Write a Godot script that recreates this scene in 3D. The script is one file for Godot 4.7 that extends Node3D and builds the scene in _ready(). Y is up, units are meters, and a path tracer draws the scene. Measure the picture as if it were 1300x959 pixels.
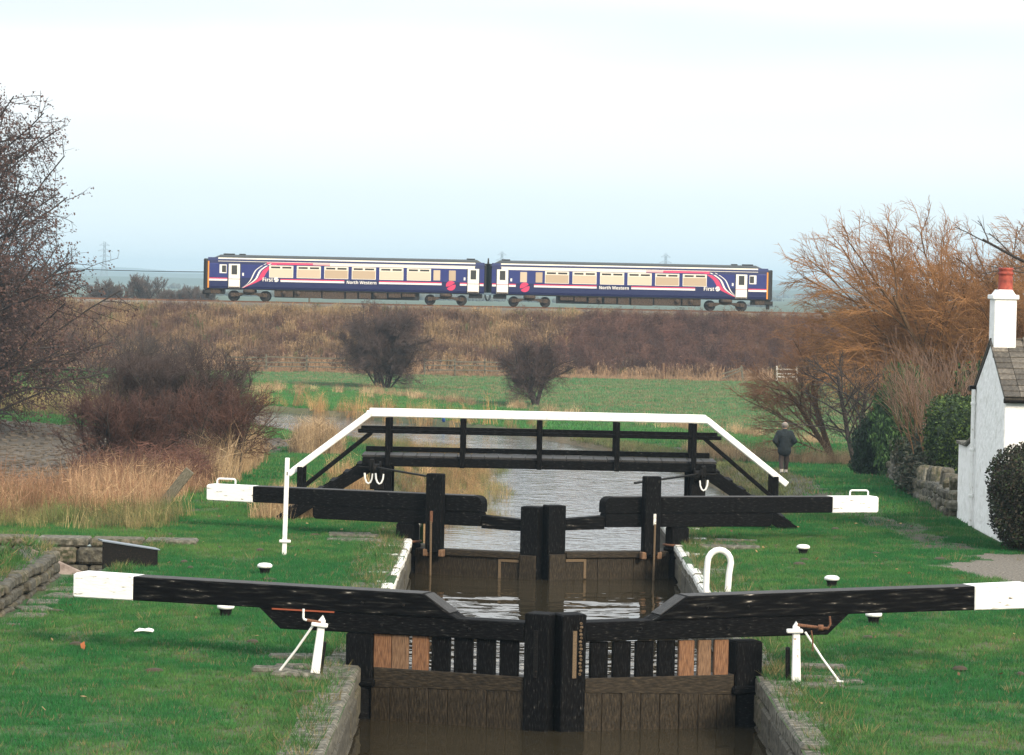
extends Node3D
# A canal lock in winter with a two-car train passing on the embankment behind. Metres, y up; the lawn beside the lock is y = 0,
# and d is the distance in front of the camera (z = -d).

var rng := RandomNumberGenerator.new()
var M := {}
var taken := {}
var hill := FastNoiseLite.new()
var patchy := FastNoiseLite.new()
const WATER_HIGH := -0.6
const WATER_LOW := -2.73
const WALL_L := -1.72
const WALL_R := 2.95
const D_NEAR := 38.6
const D_FAR := 58.1
const MITRE := deg_to_rad(19.0)
var canal := PackedVector2Array()


# ---------------------------------------------------------------- mesh buffer
class Mb:
	var v := PackedVector3Array()
	var n := PackedVector3Array()
	var t := PackedVector2Array()
	var c := PackedColorArray()
	var ix := PackedInt32Array()
	var uv_scale := 1.0

	func poly(pts: Array, out: Vector3, along := Vector3.ZERO) -> void:      # a flat convex face turned to look along out
		var nrm: Vector3 = (pts[1] - pts[0]).cross(pts[2] - pts[0])
		if nrm.length_squared() < 1e-14 and pts.size() > 3:
			nrm = (pts[2] - pts[0]).cross(pts[3] - pts[0])
		if nrm.length_squared() < 1e-16:
			return
		nrm = nrm.normalized()
		var p := pts
		if nrm.dot(out) < 0.0:
			p = pts.duplicate()
			p.reverse()
			nrm = -nrm
		var u := along
		if u == Vector3.ZERO or absf(u.dot(nrm)) > 0.9:
			u = Vector3.UP if absf(nrm.y) < 0.7 else Vector3.RIGHT
		u = (u - nrm * u.dot(nrm)).normalized()
		var w := nrm.cross(u)
		var b := v.size()
		for q in p:
			v.append(q)
			n.append(nrm)
			t.append(Vector2(q.dot(u), q.dot(w)) * uv_scale)
		for i in range(1, p.size() - 1):
			ix.append(b); ix.append(b + i + 1); ix.append(b + i)

	func box(at: Vector3, size: Vector3, bevel := 0.006, turn := Basis.IDENTITY, along := Vector3.ZERO) -> void:
		var h := size / 2.0
		var b := minf(bevel, minf(h.x, minf(h.y, h.z)) * 0.45)
		var ax := [Vector3.RIGHT, Vector3.UP, Vector3.BACK]
		var k := h.max_axis_index()
		var al: Vector3 = along if along != Vector3.ZERO else turn * ax[k]
		var pt := func(s: Vector3, face: int) -> Vector3:
			var q := Vector3(s.x * (h.x - b), s.y * (h.y - b), s.z * (h.z - b))
			q[face] = s[face] * h[face]
			return at + turn * q
		for f in 3:
			var g := (f + 1) % 3
			var e := (f + 2) % 3
			for s1 in [-1.0, 1.0]:
				var pts := []
				for q in [[-1.0, -1.0], [1.0, -1.0], [1.0, 1.0], [-1.0, 1.0]]:
					var s := Vector3.ZERO
					s[f] = s1; s[g] = q[0]; s[e] = q[1]
					pts.append(pt.call(s, f))
				poly(pts, turn * (ax[f] * s1), al)
				for s2 in [-1.0, 1.0]:
					var a := Vector3.ZERO
					a[f] = s1; a[g] = s2; a[e] = -1.0
					var a2 := a
					a2[e] = 1.0
					poly([pt.call(a, f), pt.call(a2, f), pt.call(a2, g), pt.call(a, g)], turn * (ax[f] * s1 + ax[g] * s2), al)
		for sx in [-1.0, 1.0]:
			for sy in [-1.0, 1.0]:
				for sz in [-1.0, 1.0]:
					var s := Vector3(sx, sy, sz)
					poly([pt.call(s, 0), pt.call(s, 1), pt.call(s, 2)], turn * s, al)

	func prism(outline: Array, z0: float, z1: float, bevel := 0.008, tf := Transform3D.IDENTITY, along := Vector3.RIGHT) -> void:   # an outline in x, y pushed out along z
		var o := PackedVector2Array(outline)
		if Geometry2D.is_polygon_clockwise(o):
			o.reverse()
		var m := o.size()
		var inn := PackedVector2Array()
		for i in m:
			var a := (o[i] - o[(i + m - 1) % m]).normalized()
			var b := (o[(i + 1) % m] - o[i]).normalized()
			var na := Vector2(a.y, -a.x)
			var nb := Vector2(b.y, -b.x)
			var bi := (na + nb).normalized()
			inn.append(o[i] - bi * bevel / maxf(0.4, bi.dot(na)))
		var al := tf.basis * along
		var tri := Geometry2D.triangulate_polygon(inn)
		for side in [0, 1]:
			var z := z0 if side == 0 else z1
			for i in range(0, tri.size(), 3):
				var pts := []
				for k in 3:
					var q := inn[tri[i + k]]
					pts.append(tf * Vector3(q.x, q.y, z))
				poly(pts, tf.basis * Vector3(0, 0, -1 if side == 0 else 1), al)
		for i in m:
			var j := (i + 1) % m
			var e := (o[j] - o[i]).normalized()
			var out := tf.basis * Vector3(e.y, -e.x, 0)
			poly([tf * Vector3(o[i].x, o[i].y, z0 + bevel), tf * Vector3(o[j].x, o[j].y, z0 + bevel), tf * Vector3(o[j].x, o[j].y, z1 - bevel), tf * Vector3(o[i].x, o[i].y, z1 - bevel)], out, al)
			poly([tf * Vector3(o[i].x, o[i].y, z0 + bevel), tf * Vector3(o[j].x, o[j].y, z0 + bevel), tf * Vector3(inn[j].x, inn[j].y, z0), tf * Vector3(inn[i].x, inn[i].y, z0)], out + tf.basis * Vector3(0, 0, -1), al)
			poly([tf * Vector3(o[i].x, o[i].y, z1 - bevel), tf * Vector3(o[j].x, o[j].y, z1 - bevel), tf * Vector3(inn[j].x, inn[j].y, z1), tf * Vector3(inn[i].x, inn[i].y, z1)], out + tf.basis * Vector3(0, 0, 1), al)

	func strand(pts: PackedVector3Array, r0: float, r1: float, sides := 3, caps := false) -> void:      # a tapering tube through points
		var m := pts.size()
		var b := v.size()
		var d := (pts[1] - pts[0]).normalized()
		var u := d.cross(Vector3(0.31, 0.17, 0.93)).normalized()
		for i in m:
			if i > 0 and i < m - 1:
				d = (pts[i + 1] - pts[i - 1]).normalized()
			elif i == m - 1:
				d = (pts[i] - pts[i - 1]).normalized()
			u = (u - d * u.dot(d)).normalized()
			var w := d.cross(u)
			var r := lerpf(r0, r1, float(i) / (m - 1))
			for k in sides:
				var a := TAU * k / sides
				var o := u * cos(a) + w * sin(a)
				v.append(pts[i] + o * r)
				n.append(o)
				t.append(Vector2(a / TAU * r * 6.0, float(i)) * uv_scale)
		for i in m - 1:
			for k in sides:
				var p := b + i * sides + k
				var q := b + i * sides + (k + 1) % sides
				ix.append(p); ix.append(p + sides); ix.append(q)
				ix.append(q); ix.append(p + sides); ix.append(q + sides)
		if caps:
			for e in [0, m - 1]:
				var pc := []
				for k in sides:
					pc.append(v[b + e * sides + k])
				poly(pc, (pts[0] - pts[1]) if e == 0 else (pts[m - 1] - pts[m - 2]))

	func lathe(at: Vector3, prof: Array, sides := 16, axis := Basis.IDENTITY) -> void:       # prof: [radius, height] pairs from the bottom up
		var m := prof.size()
		var b := v.size()
		for i in m:
			var p0: Array = prof[maxi(i - 1, 0)]
			var p1: Array = prof[mini(i + 1, m - 1)]
			var sl := Vector2(p1[1] - p0[1], -(p1[0] - p0[0])).normalized()
			for k in sides + 1:
				var a := TAU * k / sides
				v.append(at + axis * Vector3(cos(a) * prof[i][0], prof[i][1], sin(a) * prof[i][0]))
				n.append((axis * Vector3(cos(a) * sl.x, sl.y, sin(a) * sl.x)).normalized())
				t.append(Vector2(a * 0.3, prof[i][1]))
		for i in m - 1:
			for k in sides:
				var p := b + i * (sides + 1) + k
				var q := p + sides + 1
				ix.append(p); ix.append(p + 1); ix.append(q)
				ix.append(p + 1); ix.append(q + 1); ix.append(q)

	func blade(p: Vector3, up: Vector3, side: Vector3, col := Color.WHITE) -> void:   # one grass blade
		var b := v.size()
		var nrm := side.cross(up).normalized()
		v.append(p - side); v.append(p + side); v.append(p + up)
		for k in 3:
			n.append(nrm)
			t.append(Vector2.ZERO)
			c.append(col)
		ix.append(b); ix.append(b + 2); ix.append(b + 1)

	func leaf(p: Vector3, a: Vector3, b2: Vector3) -> void:
		var b := v.size()
		var nrm := a.cross(b2).normalized()
		v.append(p - a); v.append(p + b2); v.append(p + a); v.append(p - b2)
		for k in 4:
			n.append(nrm)
			t.append(Vector2.ZERO)
		ix.append(b); ix.append(b + 1); ix.append(b + 2)
		ix.append(b); ix.append(b + 2); ix.append(b + 3)

	func mesh() -> ArrayMesh:
		var a := []
		a.resize(Mesh.ARRAY_MAX)
		a[Mesh.ARRAY_VERTEX] = v
		a[Mesh.ARRAY_NORMAL] = n
		if t.size() == v.size():
			a[Mesh.ARRAY_TEX_UV] = t
		if c.size() == v.size():
			a[Mesh.ARRAY_COLOR] = c
		a[Mesh.ARRAY_INDEX] = ix
		var am := ArrayMesh.new()
		am.add_surface_from_arrays(Mesh.PRIMITIVE_TRIANGLES, a)
		return am


# ---------------------------------------------------------------- objects
func numbered(called: String, parent: Node) -> String:
	var key := str(parent.get_instance_id()) + called
	var k: int = taken.get(key, 0)
	taken[key] = k + 1
	return called if k == 0 else "%s_%03d" % [called, k]


func put(called: String, mesh: Mesh, m: Material, parent: Node = self) -> MeshInstance3D:
	var o := MeshInstance3D.new()
	o.name = numbered(called, parent)
	o.mesh = mesh
	o.material_override = m
	parent.add_child(o, true)
	return o


func obj(called: String, b: Mb, m: Material, parent: Node = self) -> MeshInstance3D:
	return put(called, b.mesh(), m, parent)


func tag(o: Node, label: String, category: String, group := "") -> Node:
	o.set_meta("label", label)
	o.set_meta("category", category)
	if group:
		o.set_meta("group", group)
	return o


func thing(called: String, label: String, category: String, at := Vector3.ZERO, turn := 0.0, group := "") -> Node3D:
	var o := Node3D.new()
	o.name = numbered(called, self)
	add_child(o, true)
	o.position = at
	o.rotation.y = turn
	tag(o, label, category, group)
	return o


func struct(o: Node) -> Node:
	o.set_meta("kind", "structure")
	return o


func stuff(o: Node) -> Node:
	o.set_meta("kind", "stuff")
	return o


func scatter(called: String, mesh: Mesh, m: Material, tfs: Array, cols: PackedColorArray, parent: Node = self) -> MultiMeshInstance3D:
	var mm := MultiMesh.new()
	mm.transform_format = MultiMesh.TRANSFORM_3D
	mm.use_colors = true
	mm.mesh = mesh
	mm.instance_count = tfs.size()
	for i in tfs.size():
		mm.set_instance_transform(i, tfs[i])
		mm.set_instance_color(i, cols[i])
	var o := MultiMeshInstance3D.new()
	o.name = numbered(called, parent)
	o.multimesh = mm
	o.material_override = m
	parent.add_child(o, true)
	o.set_meta("kind", "stuff")
	return o


# ---------------------------------------------------------------- materials
func lin(r: float, g: float, b: float) -> Color:
	return Color(r, g, b).linear_to_srgb()


func noise(seed_: int, freq: float, octaves := 4, kind := FastNoiseLite.TYPE_SIMPLEX_SMOOTH) -> FastNoiseLite:
	var f := FastNoiseLite.new()
	f.seed = seed_
	f.frequency = freq
	f.noise_type = kind
	f.fractal_octaves = octaves
	return f


func tex(f: FastNoiseLite, stops: Array, size := 512) -> NoiseTexture2D:       # stops: [offset, linear colour]
	var g := Gradient.new()
	var off := PackedFloat32Array()
	var col := PackedColorArray()
	for s in stops:
		off.append(s[0])
		col.append(s[1])
	g.offsets = off
	g.colors = col
	var x := NoiseTexture2D.new()
	x.width = size
	x.height = size
	x.seamless = true
	x.noise = f
	x.color_ramp = g
	return x


func bump(f: FastNoiseLite, strength := 4.0, size := 512) -> NoiseTexture2D:
	var x := NoiseTexture2D.new()
	x.width = size
	x.height = size
	x.seamless = true
	x.noise = f
	x.as_normal_map = true
	x.bump_strength = strength
	return x


func mat(col: Color, rough := 0.8, metal := 0.0) -> StandardMaterial3D:
	var m := StandardMaterial3D.new()
	m.albedo_color = col
	m.roughness = rough
	m.metallic = metal
	return m


func textured(color_tex: Texture2D, rough: float, uv: Vector3, normal_tex: Texture2D = null, ns := 1.0, world := false) -> StandardMaterial3D:
	var m := mat(Color.WHITE, rough)
	m.albedo_texture = color_tex
	m.uv1_scale = uv
	if normal_tex:
		m.normal_enabled = true
		m.normal_texture = normal_tex
		m.normal_scale = ns
	if world:
		m.uv1_triplanar = true
		m.uv1_world_triplanar = true
	return m


func veg(back := 0.0) -> StandardMaterial3D:
	var m := mat(Color.WHITE, 0.85)
	m.vertex_color_use_as_albedo = true
	m.cull_mode = BaseMaterial3D.CULL_DISABLED
	if back > 0.0:
		m.backlight_enabled = true
		m.backlight = Color(back, back, back)
	return m


func materials() -> void:
	var grain_n := bump(noise(11, 0.03, 4), 3.0)
	M.black = textured(tex(noise(1, 0.022, 5), [[0.0, lin(0.0025, 0.0025, 0.003)], [0.5, lin(0.005, 0.005, 0.0055)], [0.74, lin(0.011, 0.011, 0.0115)], [0.85, lin(0.022, 0.021, 0.02)], [0.92, lin(0.085, 0.08, 0.072)], [1.0, lin(0.22, 0.2, 0.18)]]), 0.62, Vector3(0.7, 3.6, 1), grain_n, 0.8)
	M.black_worn = textured(tex(noise(2, 0.016, 5), [[0.0, lin(0.0025, 0.0025, 0.003)], [0.5, lin(0.005, 0.005, 0.0055)], [0.68, lin(0.013, 0.0125, 0.012)], [0.82, lin(0.03, 0.0285, 0.027)], [0.865, lin(0.2, 0.18, 0.155)], [1.0, lin(0.6, 0.56, 0.5)]]), 0.6, Vector3(0.28, 2.0, 1), grain_n, 1.0)
	M.beam_top = textured(tex(noise(3, 0.03, 5), [[0.0, lin(0.015, 0.015, 0.016)], [0.5, lin(0.035, 0.034, 0.034)], [1.0, lin(0.14, 0.13, 0.12)]]), 0.55, Vector3(0.5, 4, 1), grain_n, 1.0)  # paler than the black: weathering plus reflected sky, both put into the colour
	for m in [M.black, M.black_worn]:
		m.metallic_specular = 0.12
	M.white = textured(tex(noise(4, 0.02, 5), [[0.0, lin(0.02, 0.018, 0.016)], [0.19, lin(0.12, 0.1, 0.085)], [0.225, lin(0.55, 0.53, 0.49)], [0.32, lin(0.84, 0.84, 0.82)], [1.0, lin(0.88, 0.88, 0.87)]]), 0.5, Vector3(0.28, 1.3, 1), grain_n, 0.5)
	M.white_clean = textured(tex(noise(5, 0.02, 5), [[0.0, lin(0.3, 0.29, 0.25)], [0.12, lin(0.6, 0.59, 0.55)], [0.3, lin(0.82, 0.82, 0.8)], [1.0, lin(0.88, 0.88, 0.87)]]), 0.45, Vector3(0.6, 1.5, 1))
	M.white_iron = textured(tex(noise(6, 0.03, 4), [[0.0, lin(0.16, 0.07, 0.03)], [0.13, lin(0.35, 0.25, 0.18)], [0.2, lin(0.8, 0.8, 0.78)], [1.0, lin(0.87, 0.87, 0.86)]]), 0.45, Vector3(0.8, 0.8, 0.8), null, 1.0, true)
	M.rust = textured(tex(noise(7, 0.04, 4), [[0.0, lin(0.05, 0.025, 0.015)], [0.5, lin(0.14, 0.06, 0.03)], [1.0, lin(0.3, 0.14, 0.07)]]), 0.85, Vector3(2, 2, 2), null, 1.0, true)
	M.red_rust = mat(lin(0.3, 0.07, 0.03), 0.8)
	M.iron = textured(tex(noise(8, 0.04, 4), [[0.0, lin(0.004, 0.004, 0.005)], [0.7, lin(0.012, 0.0115, 0.011)], [1.0, lin(0.09, 0.05, 0.03)]]), 0.5, Vector3(1.5, 1.5, 1.5), null, 1.0, true)
	M.new_wood = textured(tex(noise(9, 0.02, 5), [[0.0, lin(0.05, 0.024, 0.012)], [0.35, lin(0.13, 0.058, 0.025)], [0.7, lin(0.21, 0.10, 0.045)], [1.0, lin(0.3, 0.17, 0.09)]]), 0.75, Vector3(0.6, 6, 1), grain_n, 0.6)
	M.new_wood_dark = textured(tex(noise(10, 0.02, 5), [[0.0, lin(0.05, 0.028, 0.015)], [0.4, lin(0.13, 0.07, 0.035)], [0.8, lin(0.21, 0.12, 0.065)], [1.0, lin(0.3, 0.2, 0.13)]]), 0.75, Vector3(0.6, 6, 1), grain_n, 0.6)
	M.wet_wood = textured(tex(noise(12, 0.02, 5), [[0.0, lin(0.01, 0.008, 0.006)], [0.5, lin(0.026, 0.02, 0.013)], [0.8, lin(0.045, 0.034, 0.022)], [1.0, lin(0.10, 0.075, 0.05)]]), 0.6, Vector3(0.7, 3.5, 1), grain_n, 0.8)
	M.grey_wood = textured(tex(noise(13, 0.02, 5), [[0.0, lin(0.05, 0.045, 0.03)], [0.5, lin(0.12, 0.11, 0.08)], [1.0, lin(0.22, 0.2, 0.15)]]), 0.9, Vector3(0.8, 5, 1), grain_n, 0.8)
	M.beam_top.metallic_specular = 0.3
	M.iron.metallic_specular = 0.2
	M.wet_wood.metallic_specular = 0.3
	M.strap = textured(tex(noise(14, 0.05, 4), [[0.0, lin(0.06, 0.04, 0.022)], [1.0, lin(0.2, 0.14, 0.08)]]), 0.8, Vector3(2, 2, 2), null, 1.0, true)
	var stone_n := bump(noise(15, 0.03, 5), 6.0)
	M.stone = textured(tex(noise(16, 0.02, 5), [[0.0, lin(0.03, 0.03, 0.02)], [0.35, lin(0.07, 0.066, 0.048)], [0.65, lin(0.14, 0.13, 0.1)], [1.0, lin(0.3, 0.28, 0.24)]]), 0.9, Vector3(0.7, 0.7, 0.7), stone_n, 1.0, true)
	M.stone_dark = textured(tex(noise(17, 0.02, 5), [[0.0, lin(0.018, 0.017, 0.013)], [0.4, lin(0.05, 0.045, 0.033)], [0.7, lin(0.09, 0.082, 0.06)], [1.0, lin(0.17, 0.16, 0.12)]]), 0.85, Vector3(0.7, 0.7, 0.7), stone_n, 1.0, true)
	M.stone_moss = textured(tex(noise(18, 0.02, 5), [[0.0, lin(0.02, 0.035, 0.01)], [0.35, lin(0.05, 0.05, 0.025)], [0.55, lin(0.11, 0.095, 0.065)], [1.0, lin(0.24, 0.2, 0.15)]]), 0.95, Vector3(0.8, 0.8, 0.8), stone_n, 1.0, true)
	M.stone_tan = textured(tex(noise(19, 0.02, 5), [[0.0, lin(0.07, 0.05, 0.03)], [0.5, lin(0.17, 0.125, 0.08)], [1.0, lin(0.3, 0.23, 0.16)]]), 0.95, Vector3(0.8, 0.8, 0.8), stone_n, 1.0, true)
	M.concrete = textured(tex(noise(20, 0.02, 5), [[0.0, lin(0.13, 0.1, 0.085)], [0.5, lin(0.26, 0.21, 0.19)], [1.0, lin(0.36, 0.31, 0.28)]]), 0.9, Vector3(0.5, 0.5, 0.5), stone_n, 0.6, true)
	M.edge_white = textured(tex(noise(21, 0.03, 5), [[0.0, lin(0.12, 0.12, 0.09)], [0.28, lin(0.3, 0.29, 0.25)], [0.42, lin(0.68, 0.67, 0.63)], [1.0, lin(0.84, 0.84, 0.81)]]), 0.8, Vector3(1.1, 1.1, 1.1), stone_n, 0.8, true)
	M.render_white = textured(tex(noise(22, 0.012, 5), [[0.0, lin(0.55, 0.55, 0.51)], [0.14, lin(0.76, 0.76, 0.74)], [0.4, lin(0.85, 0.85, 0.845)], [1.0, lin(0.89, 0.89, 0.885)]]), 0.85, Vector3(0.3, 0.3, 0.3), stone_n, 0.4, true)
	M.slates = []
	for k in 5:
		var q: float = [0.7, 0.85, 1.0, 1.25, 1.6][k]
		M.slates.append(textured(tex(noise(30 + k, 0.03, 5), [[0.0, lin(0.045 * q, 0.04 * q, 0.035 * q)], [0.55, lin(0.10 * q, 0.085 * q, 0.068 * q)], [0.85, lin(0.16 * q, 0.14 * q, 0.11 * q)], [1.0, lin(0.3, 0.28, 0.22)]], 256), 0.85, Vector3(1.5, 1.5, 1.5), stone_n, 0.8, true))
	M.clay = textured(tex(noise(36, 0.03, 4), [[0.0, lin(0.12, 0.025, 0.016)], [0.6, lin(0.33, 0.055, 0.035)], [1.0, lin(0.42, 0.1, 0.06)]], 256), 0.75, Vector3(1.2, 1.2, 1.2), null, 1.0, true)
	M.soil_n = bump(noise(37, 0.03, 5), 8.0)
	var gt := tex(noise(38, 0.012, 6), [[0.0, lin(0.55, 0.6, 0.5)], [0.5, lin(0.8, 0.8, 0.78)], [1.0, lin(1.0, 0.95, 0.9)]])
	M.ground = textured(gt, 0.95, Vector3(0.31, 0.31, 0.31), M.soil_n, 0.8, true)
	M.ground.vertex_color_use_as_albedo = true
	M.gravel = textured(tex(noise(39, 0.06, 5), [[0.0, lin(0.045, 0.04, 0.03)], [0.45, lin(0.12, 0.105, 0.085)], [1.0, lin(0.3, 0.27, 0.23)]]), 0.95, Vector3(0.6, 0.6, 0.6), M.soil_n, 1.0, true)
	M.grass = veg(0.5)
	M.dry = veg(0.6)
	M.twig = veg()
	M.leafy = veg(0.3)
	M.bark = textured(tex(noise(40, 0.04, 5), [[0.0, lin(0.015, 0.012, 0.011)], [0.5, lin(0.035, 0.028, 0.025)], [1.0, lin(0.08, 0.065, 0.055)]], 256), 0.95, Vector3(1.5, 1.5, 1.5), null, 1.0, true)
	M.willow_bark = textured(tex(noise(41, 0.04, 5), [[0.0, lin(0.05, 0.028, 0.014)], [0.5, lin(0.12, 0.065, 0.03)], [1.0, lin(0.2, 0.12, 0.06)]], 256), 0.95, Vector3(1.5, 1.5, 1.5), null, 1.0, true)
	# water
	M.chamber_water = mat(lin(0.030, 0.024, 0.014), 0.02)
	M.chamber_water.normal_enabled = true
	M.chamber_water.normal_texture = bump(noise(42, 0.008, 3), 2.0)
	M.chamber_water.normal_scale = 0.12
	M.chamber_water.uv1_scale = Vector3(0.35, 0.2, 1)
	M.canal_water = mat(lin(0.05, 0.062, 0.066), 0.05)
	M.canal_water.metallic_specular = 0.25
	M.chamber_water.metallic_specular = 0.25
	M.canal_water.normal_enabled = true
	M.canal_water.normal_texture = bump(noise(43, 0.02, 4), 6.0)
	M.canal_water.normal_scale = 0.2
	M.canal_water.uv1_scale = Vector3(0.16, 0.16, 1)


# ---------------------------------------------------------------- the lie of the land
func canal_dist(x: float, d: float) -> float:      # metres from the water's edge, negative on the water
	var p := Vector2(x, d)
	var best := 1e9
	var m := canal.size()
	for i in m - 1:
		if i == 0:
			continue
		var q := Geometry2D.get_closest_point_to_segment(p, canal[i - 1], canal[i])
		best = minf(best, p.distance_squared_to(q))
	best = minf(best, p.distance_squared_to(Geometry2D.get_closest_point_to_segment(p, canal[m - 2], canal[m - 1])))
	best = sqrt(best)
	return -best if Geometry2D.is_point_in_polygon(p, canal) else best


func path_dist(x: float, d: float, path: PackedVector2Array) -> float:
	var best := 1e9
	for i in path.size() - 1:
		best = minf(best, Vector2(x, d).distance_squared_to(Geometry2D.get_closest_point_to_segment(Vector2(x, d), path[i], path[i + 1])))
	return sqrt(best)


var towpath := PackedVector2Array([Vector2(9.5, 50), Vector2(7.9, 56), Vector2(7.3, 66), Vector2(8.1, 84), Vector2(9.3, 105), Vector2(9.0, 122), Vector2(7.6, 141), Vector2(3.8, 158), Vector2(-3, 176), Vector2(-14, 192)])
var left_path := PackedVector2Array([Vector2(-5.8, 58), Vector2(-6.1, 66), Vector2(-6.1, 72), Vector2(-7.0, 90), Vector2(-8.0, 110), Vector2(-9.4, 129), Vector2(-12.6, 145), Vector2(-18, 160)])


func ground_y(x: float, d: float) -> float:
	var y := -2.45 * clampf((d - 66.0) / 66.0, 0.0, 1.0)
	y += hill.get_noise_2d(x, d) * (0.035 if d < 66.0 else 0.10)
	if d < 46.0 and x > -6.6:
		y *= clampf((d - 30.0) / 16.0, 0.2, 1.0)
	if x < -6.9 and d < 58.0:                       # the higher bank behind the spillway's wall
		y += 0.42 * clampf((-6.9 - x) / 0.4, 0.0, 1.0) * clampf((50.0 - d) / 2.0, 0.0, 1.0)
	if x > 7.0 and d > 66.0 and d < 130.0:
		y += clampf((x - 9.0 - (d - 66.0) * 0.08) * 0.25, 0.0, 0.9)   # the garden behind the dry stone wall lies higher
	if (d > 66.05 or (d > 65.9 and x > WALL_L - 0.01 and x < WALL_R + 0.01)) and d < 235.0:
		var s := canal_dist(x, d)
		if d > 128.0 and d < 182.0 and x < 0.0 and s > 0.0 and s < 9.0 and d < 158.0 - x * 1.25:
			y = minf(y, lerpf(-2.64, y, smoothstep(5.0, 9.0, s)))
		if s < 6.0:
			y = minf(y, WATER_LOW + (0.07 + s * 0.9 if s > 0.0 else maxf(-0.9, s * 0.8)))
	return y


func zone(x: float, d: float) -> int:        # 0 grass, 1 worn towpath, 2 gravel track, 3 ploughed field, 4 young crop
	var w := patchy.get_noise_2d(x * 3.0, d * 3.0)
	if d > 48.0 and d < 60.0 and x > 7.4 + w * 0.8 + absf(d - 54.5) * 0.28 and x < 14.0 and d < 57.6 + w:
		return 2
	if x < -9.3 - maxf(0.0, (86.0 - d) * 0.1) + w and d > 74.0 and d < 153.0 + (-x - 20.0) * 0.55 + w and x > -60.0:
		return 3
	if d < 246.0 and d > 184.0 - 2.35 * x + w * 3.0 and d > 147.0 and x < 75.0 and x > -80.0:
		return 4
	if d > 61.0 and d < 72.0 and x < -5.0 and path_dist(x, d, left_path) < w * 0.9:
		return 1
	if d > 58.0 and d < 150.0 and path_dist(x, d, towpath) < 0.5 + w * 0.6:
		return 1
	return 0


func ground_color(x: float, d: float, z: int) -> Color:
	var a := patchy.get_noise_2d(x, d)
	var b := patchy.get_noise_2d(x * 5.0 + 90.0, d * 5.0)
	match z:
		1: return Color(0.06, 0.047, 0.034).lerp(Color(0.05, 0.06, 0.025), clampf(0.35 + b, 0.0, 1.0))
		2: return Color(1, 1, 1)
		3: return Color(0.095, 0.076, 0.056).lerp(Color(0.07, 0.055, 0.042), clampf(0.5 + a, 0, 1))
		4: return Color(0.07, 0.14, 0.06).lerp(Color(0.14, 0.13, 0.075), clampf(0.25 + a * 0.7 + b * 0.5, 0, 1))
	var g := Color(0.02, 0.085, 0.015).lerp(Color(0.095, 0.08, 0.035), clampf(0.25 + a * 0.6 + b * 0.4, 0, 1))
	if d > 66.0:
		var s := canal_dist(x, d) if d < 235.0 else 9.0
		if s < 1.6:
			g = g.lerp(Color(0.13, 0.10, 0.055), clampf(1.2 - s * 0.6, 0, 1))
		if d > 160.0:
			g = g.lerp(Color(0.03, 0.085, 0.025), 0.5)
		if x < -9.0 and d > 153.0:
			g = Color(0.05, 0.08, 0.025).lerp(Color(0.2, 0.15, 0.08), clampf(0.4 + a + b * 0.4, 0, 1))
	return g


func lines(stops: Array) -> PackedFloat32Array:      # [[from, step], ..., [end, 0]]
	var out := PackedFloat32Array()
	for i in stops.size() - 1:
		var x: float = stops[i][0]
		while x < stops[i + 1][0] - stops[i][1] * 0.3:
			out.append(x)
			x += stops[i][1]
	out.append(stops[-1][0])
	return out


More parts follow.
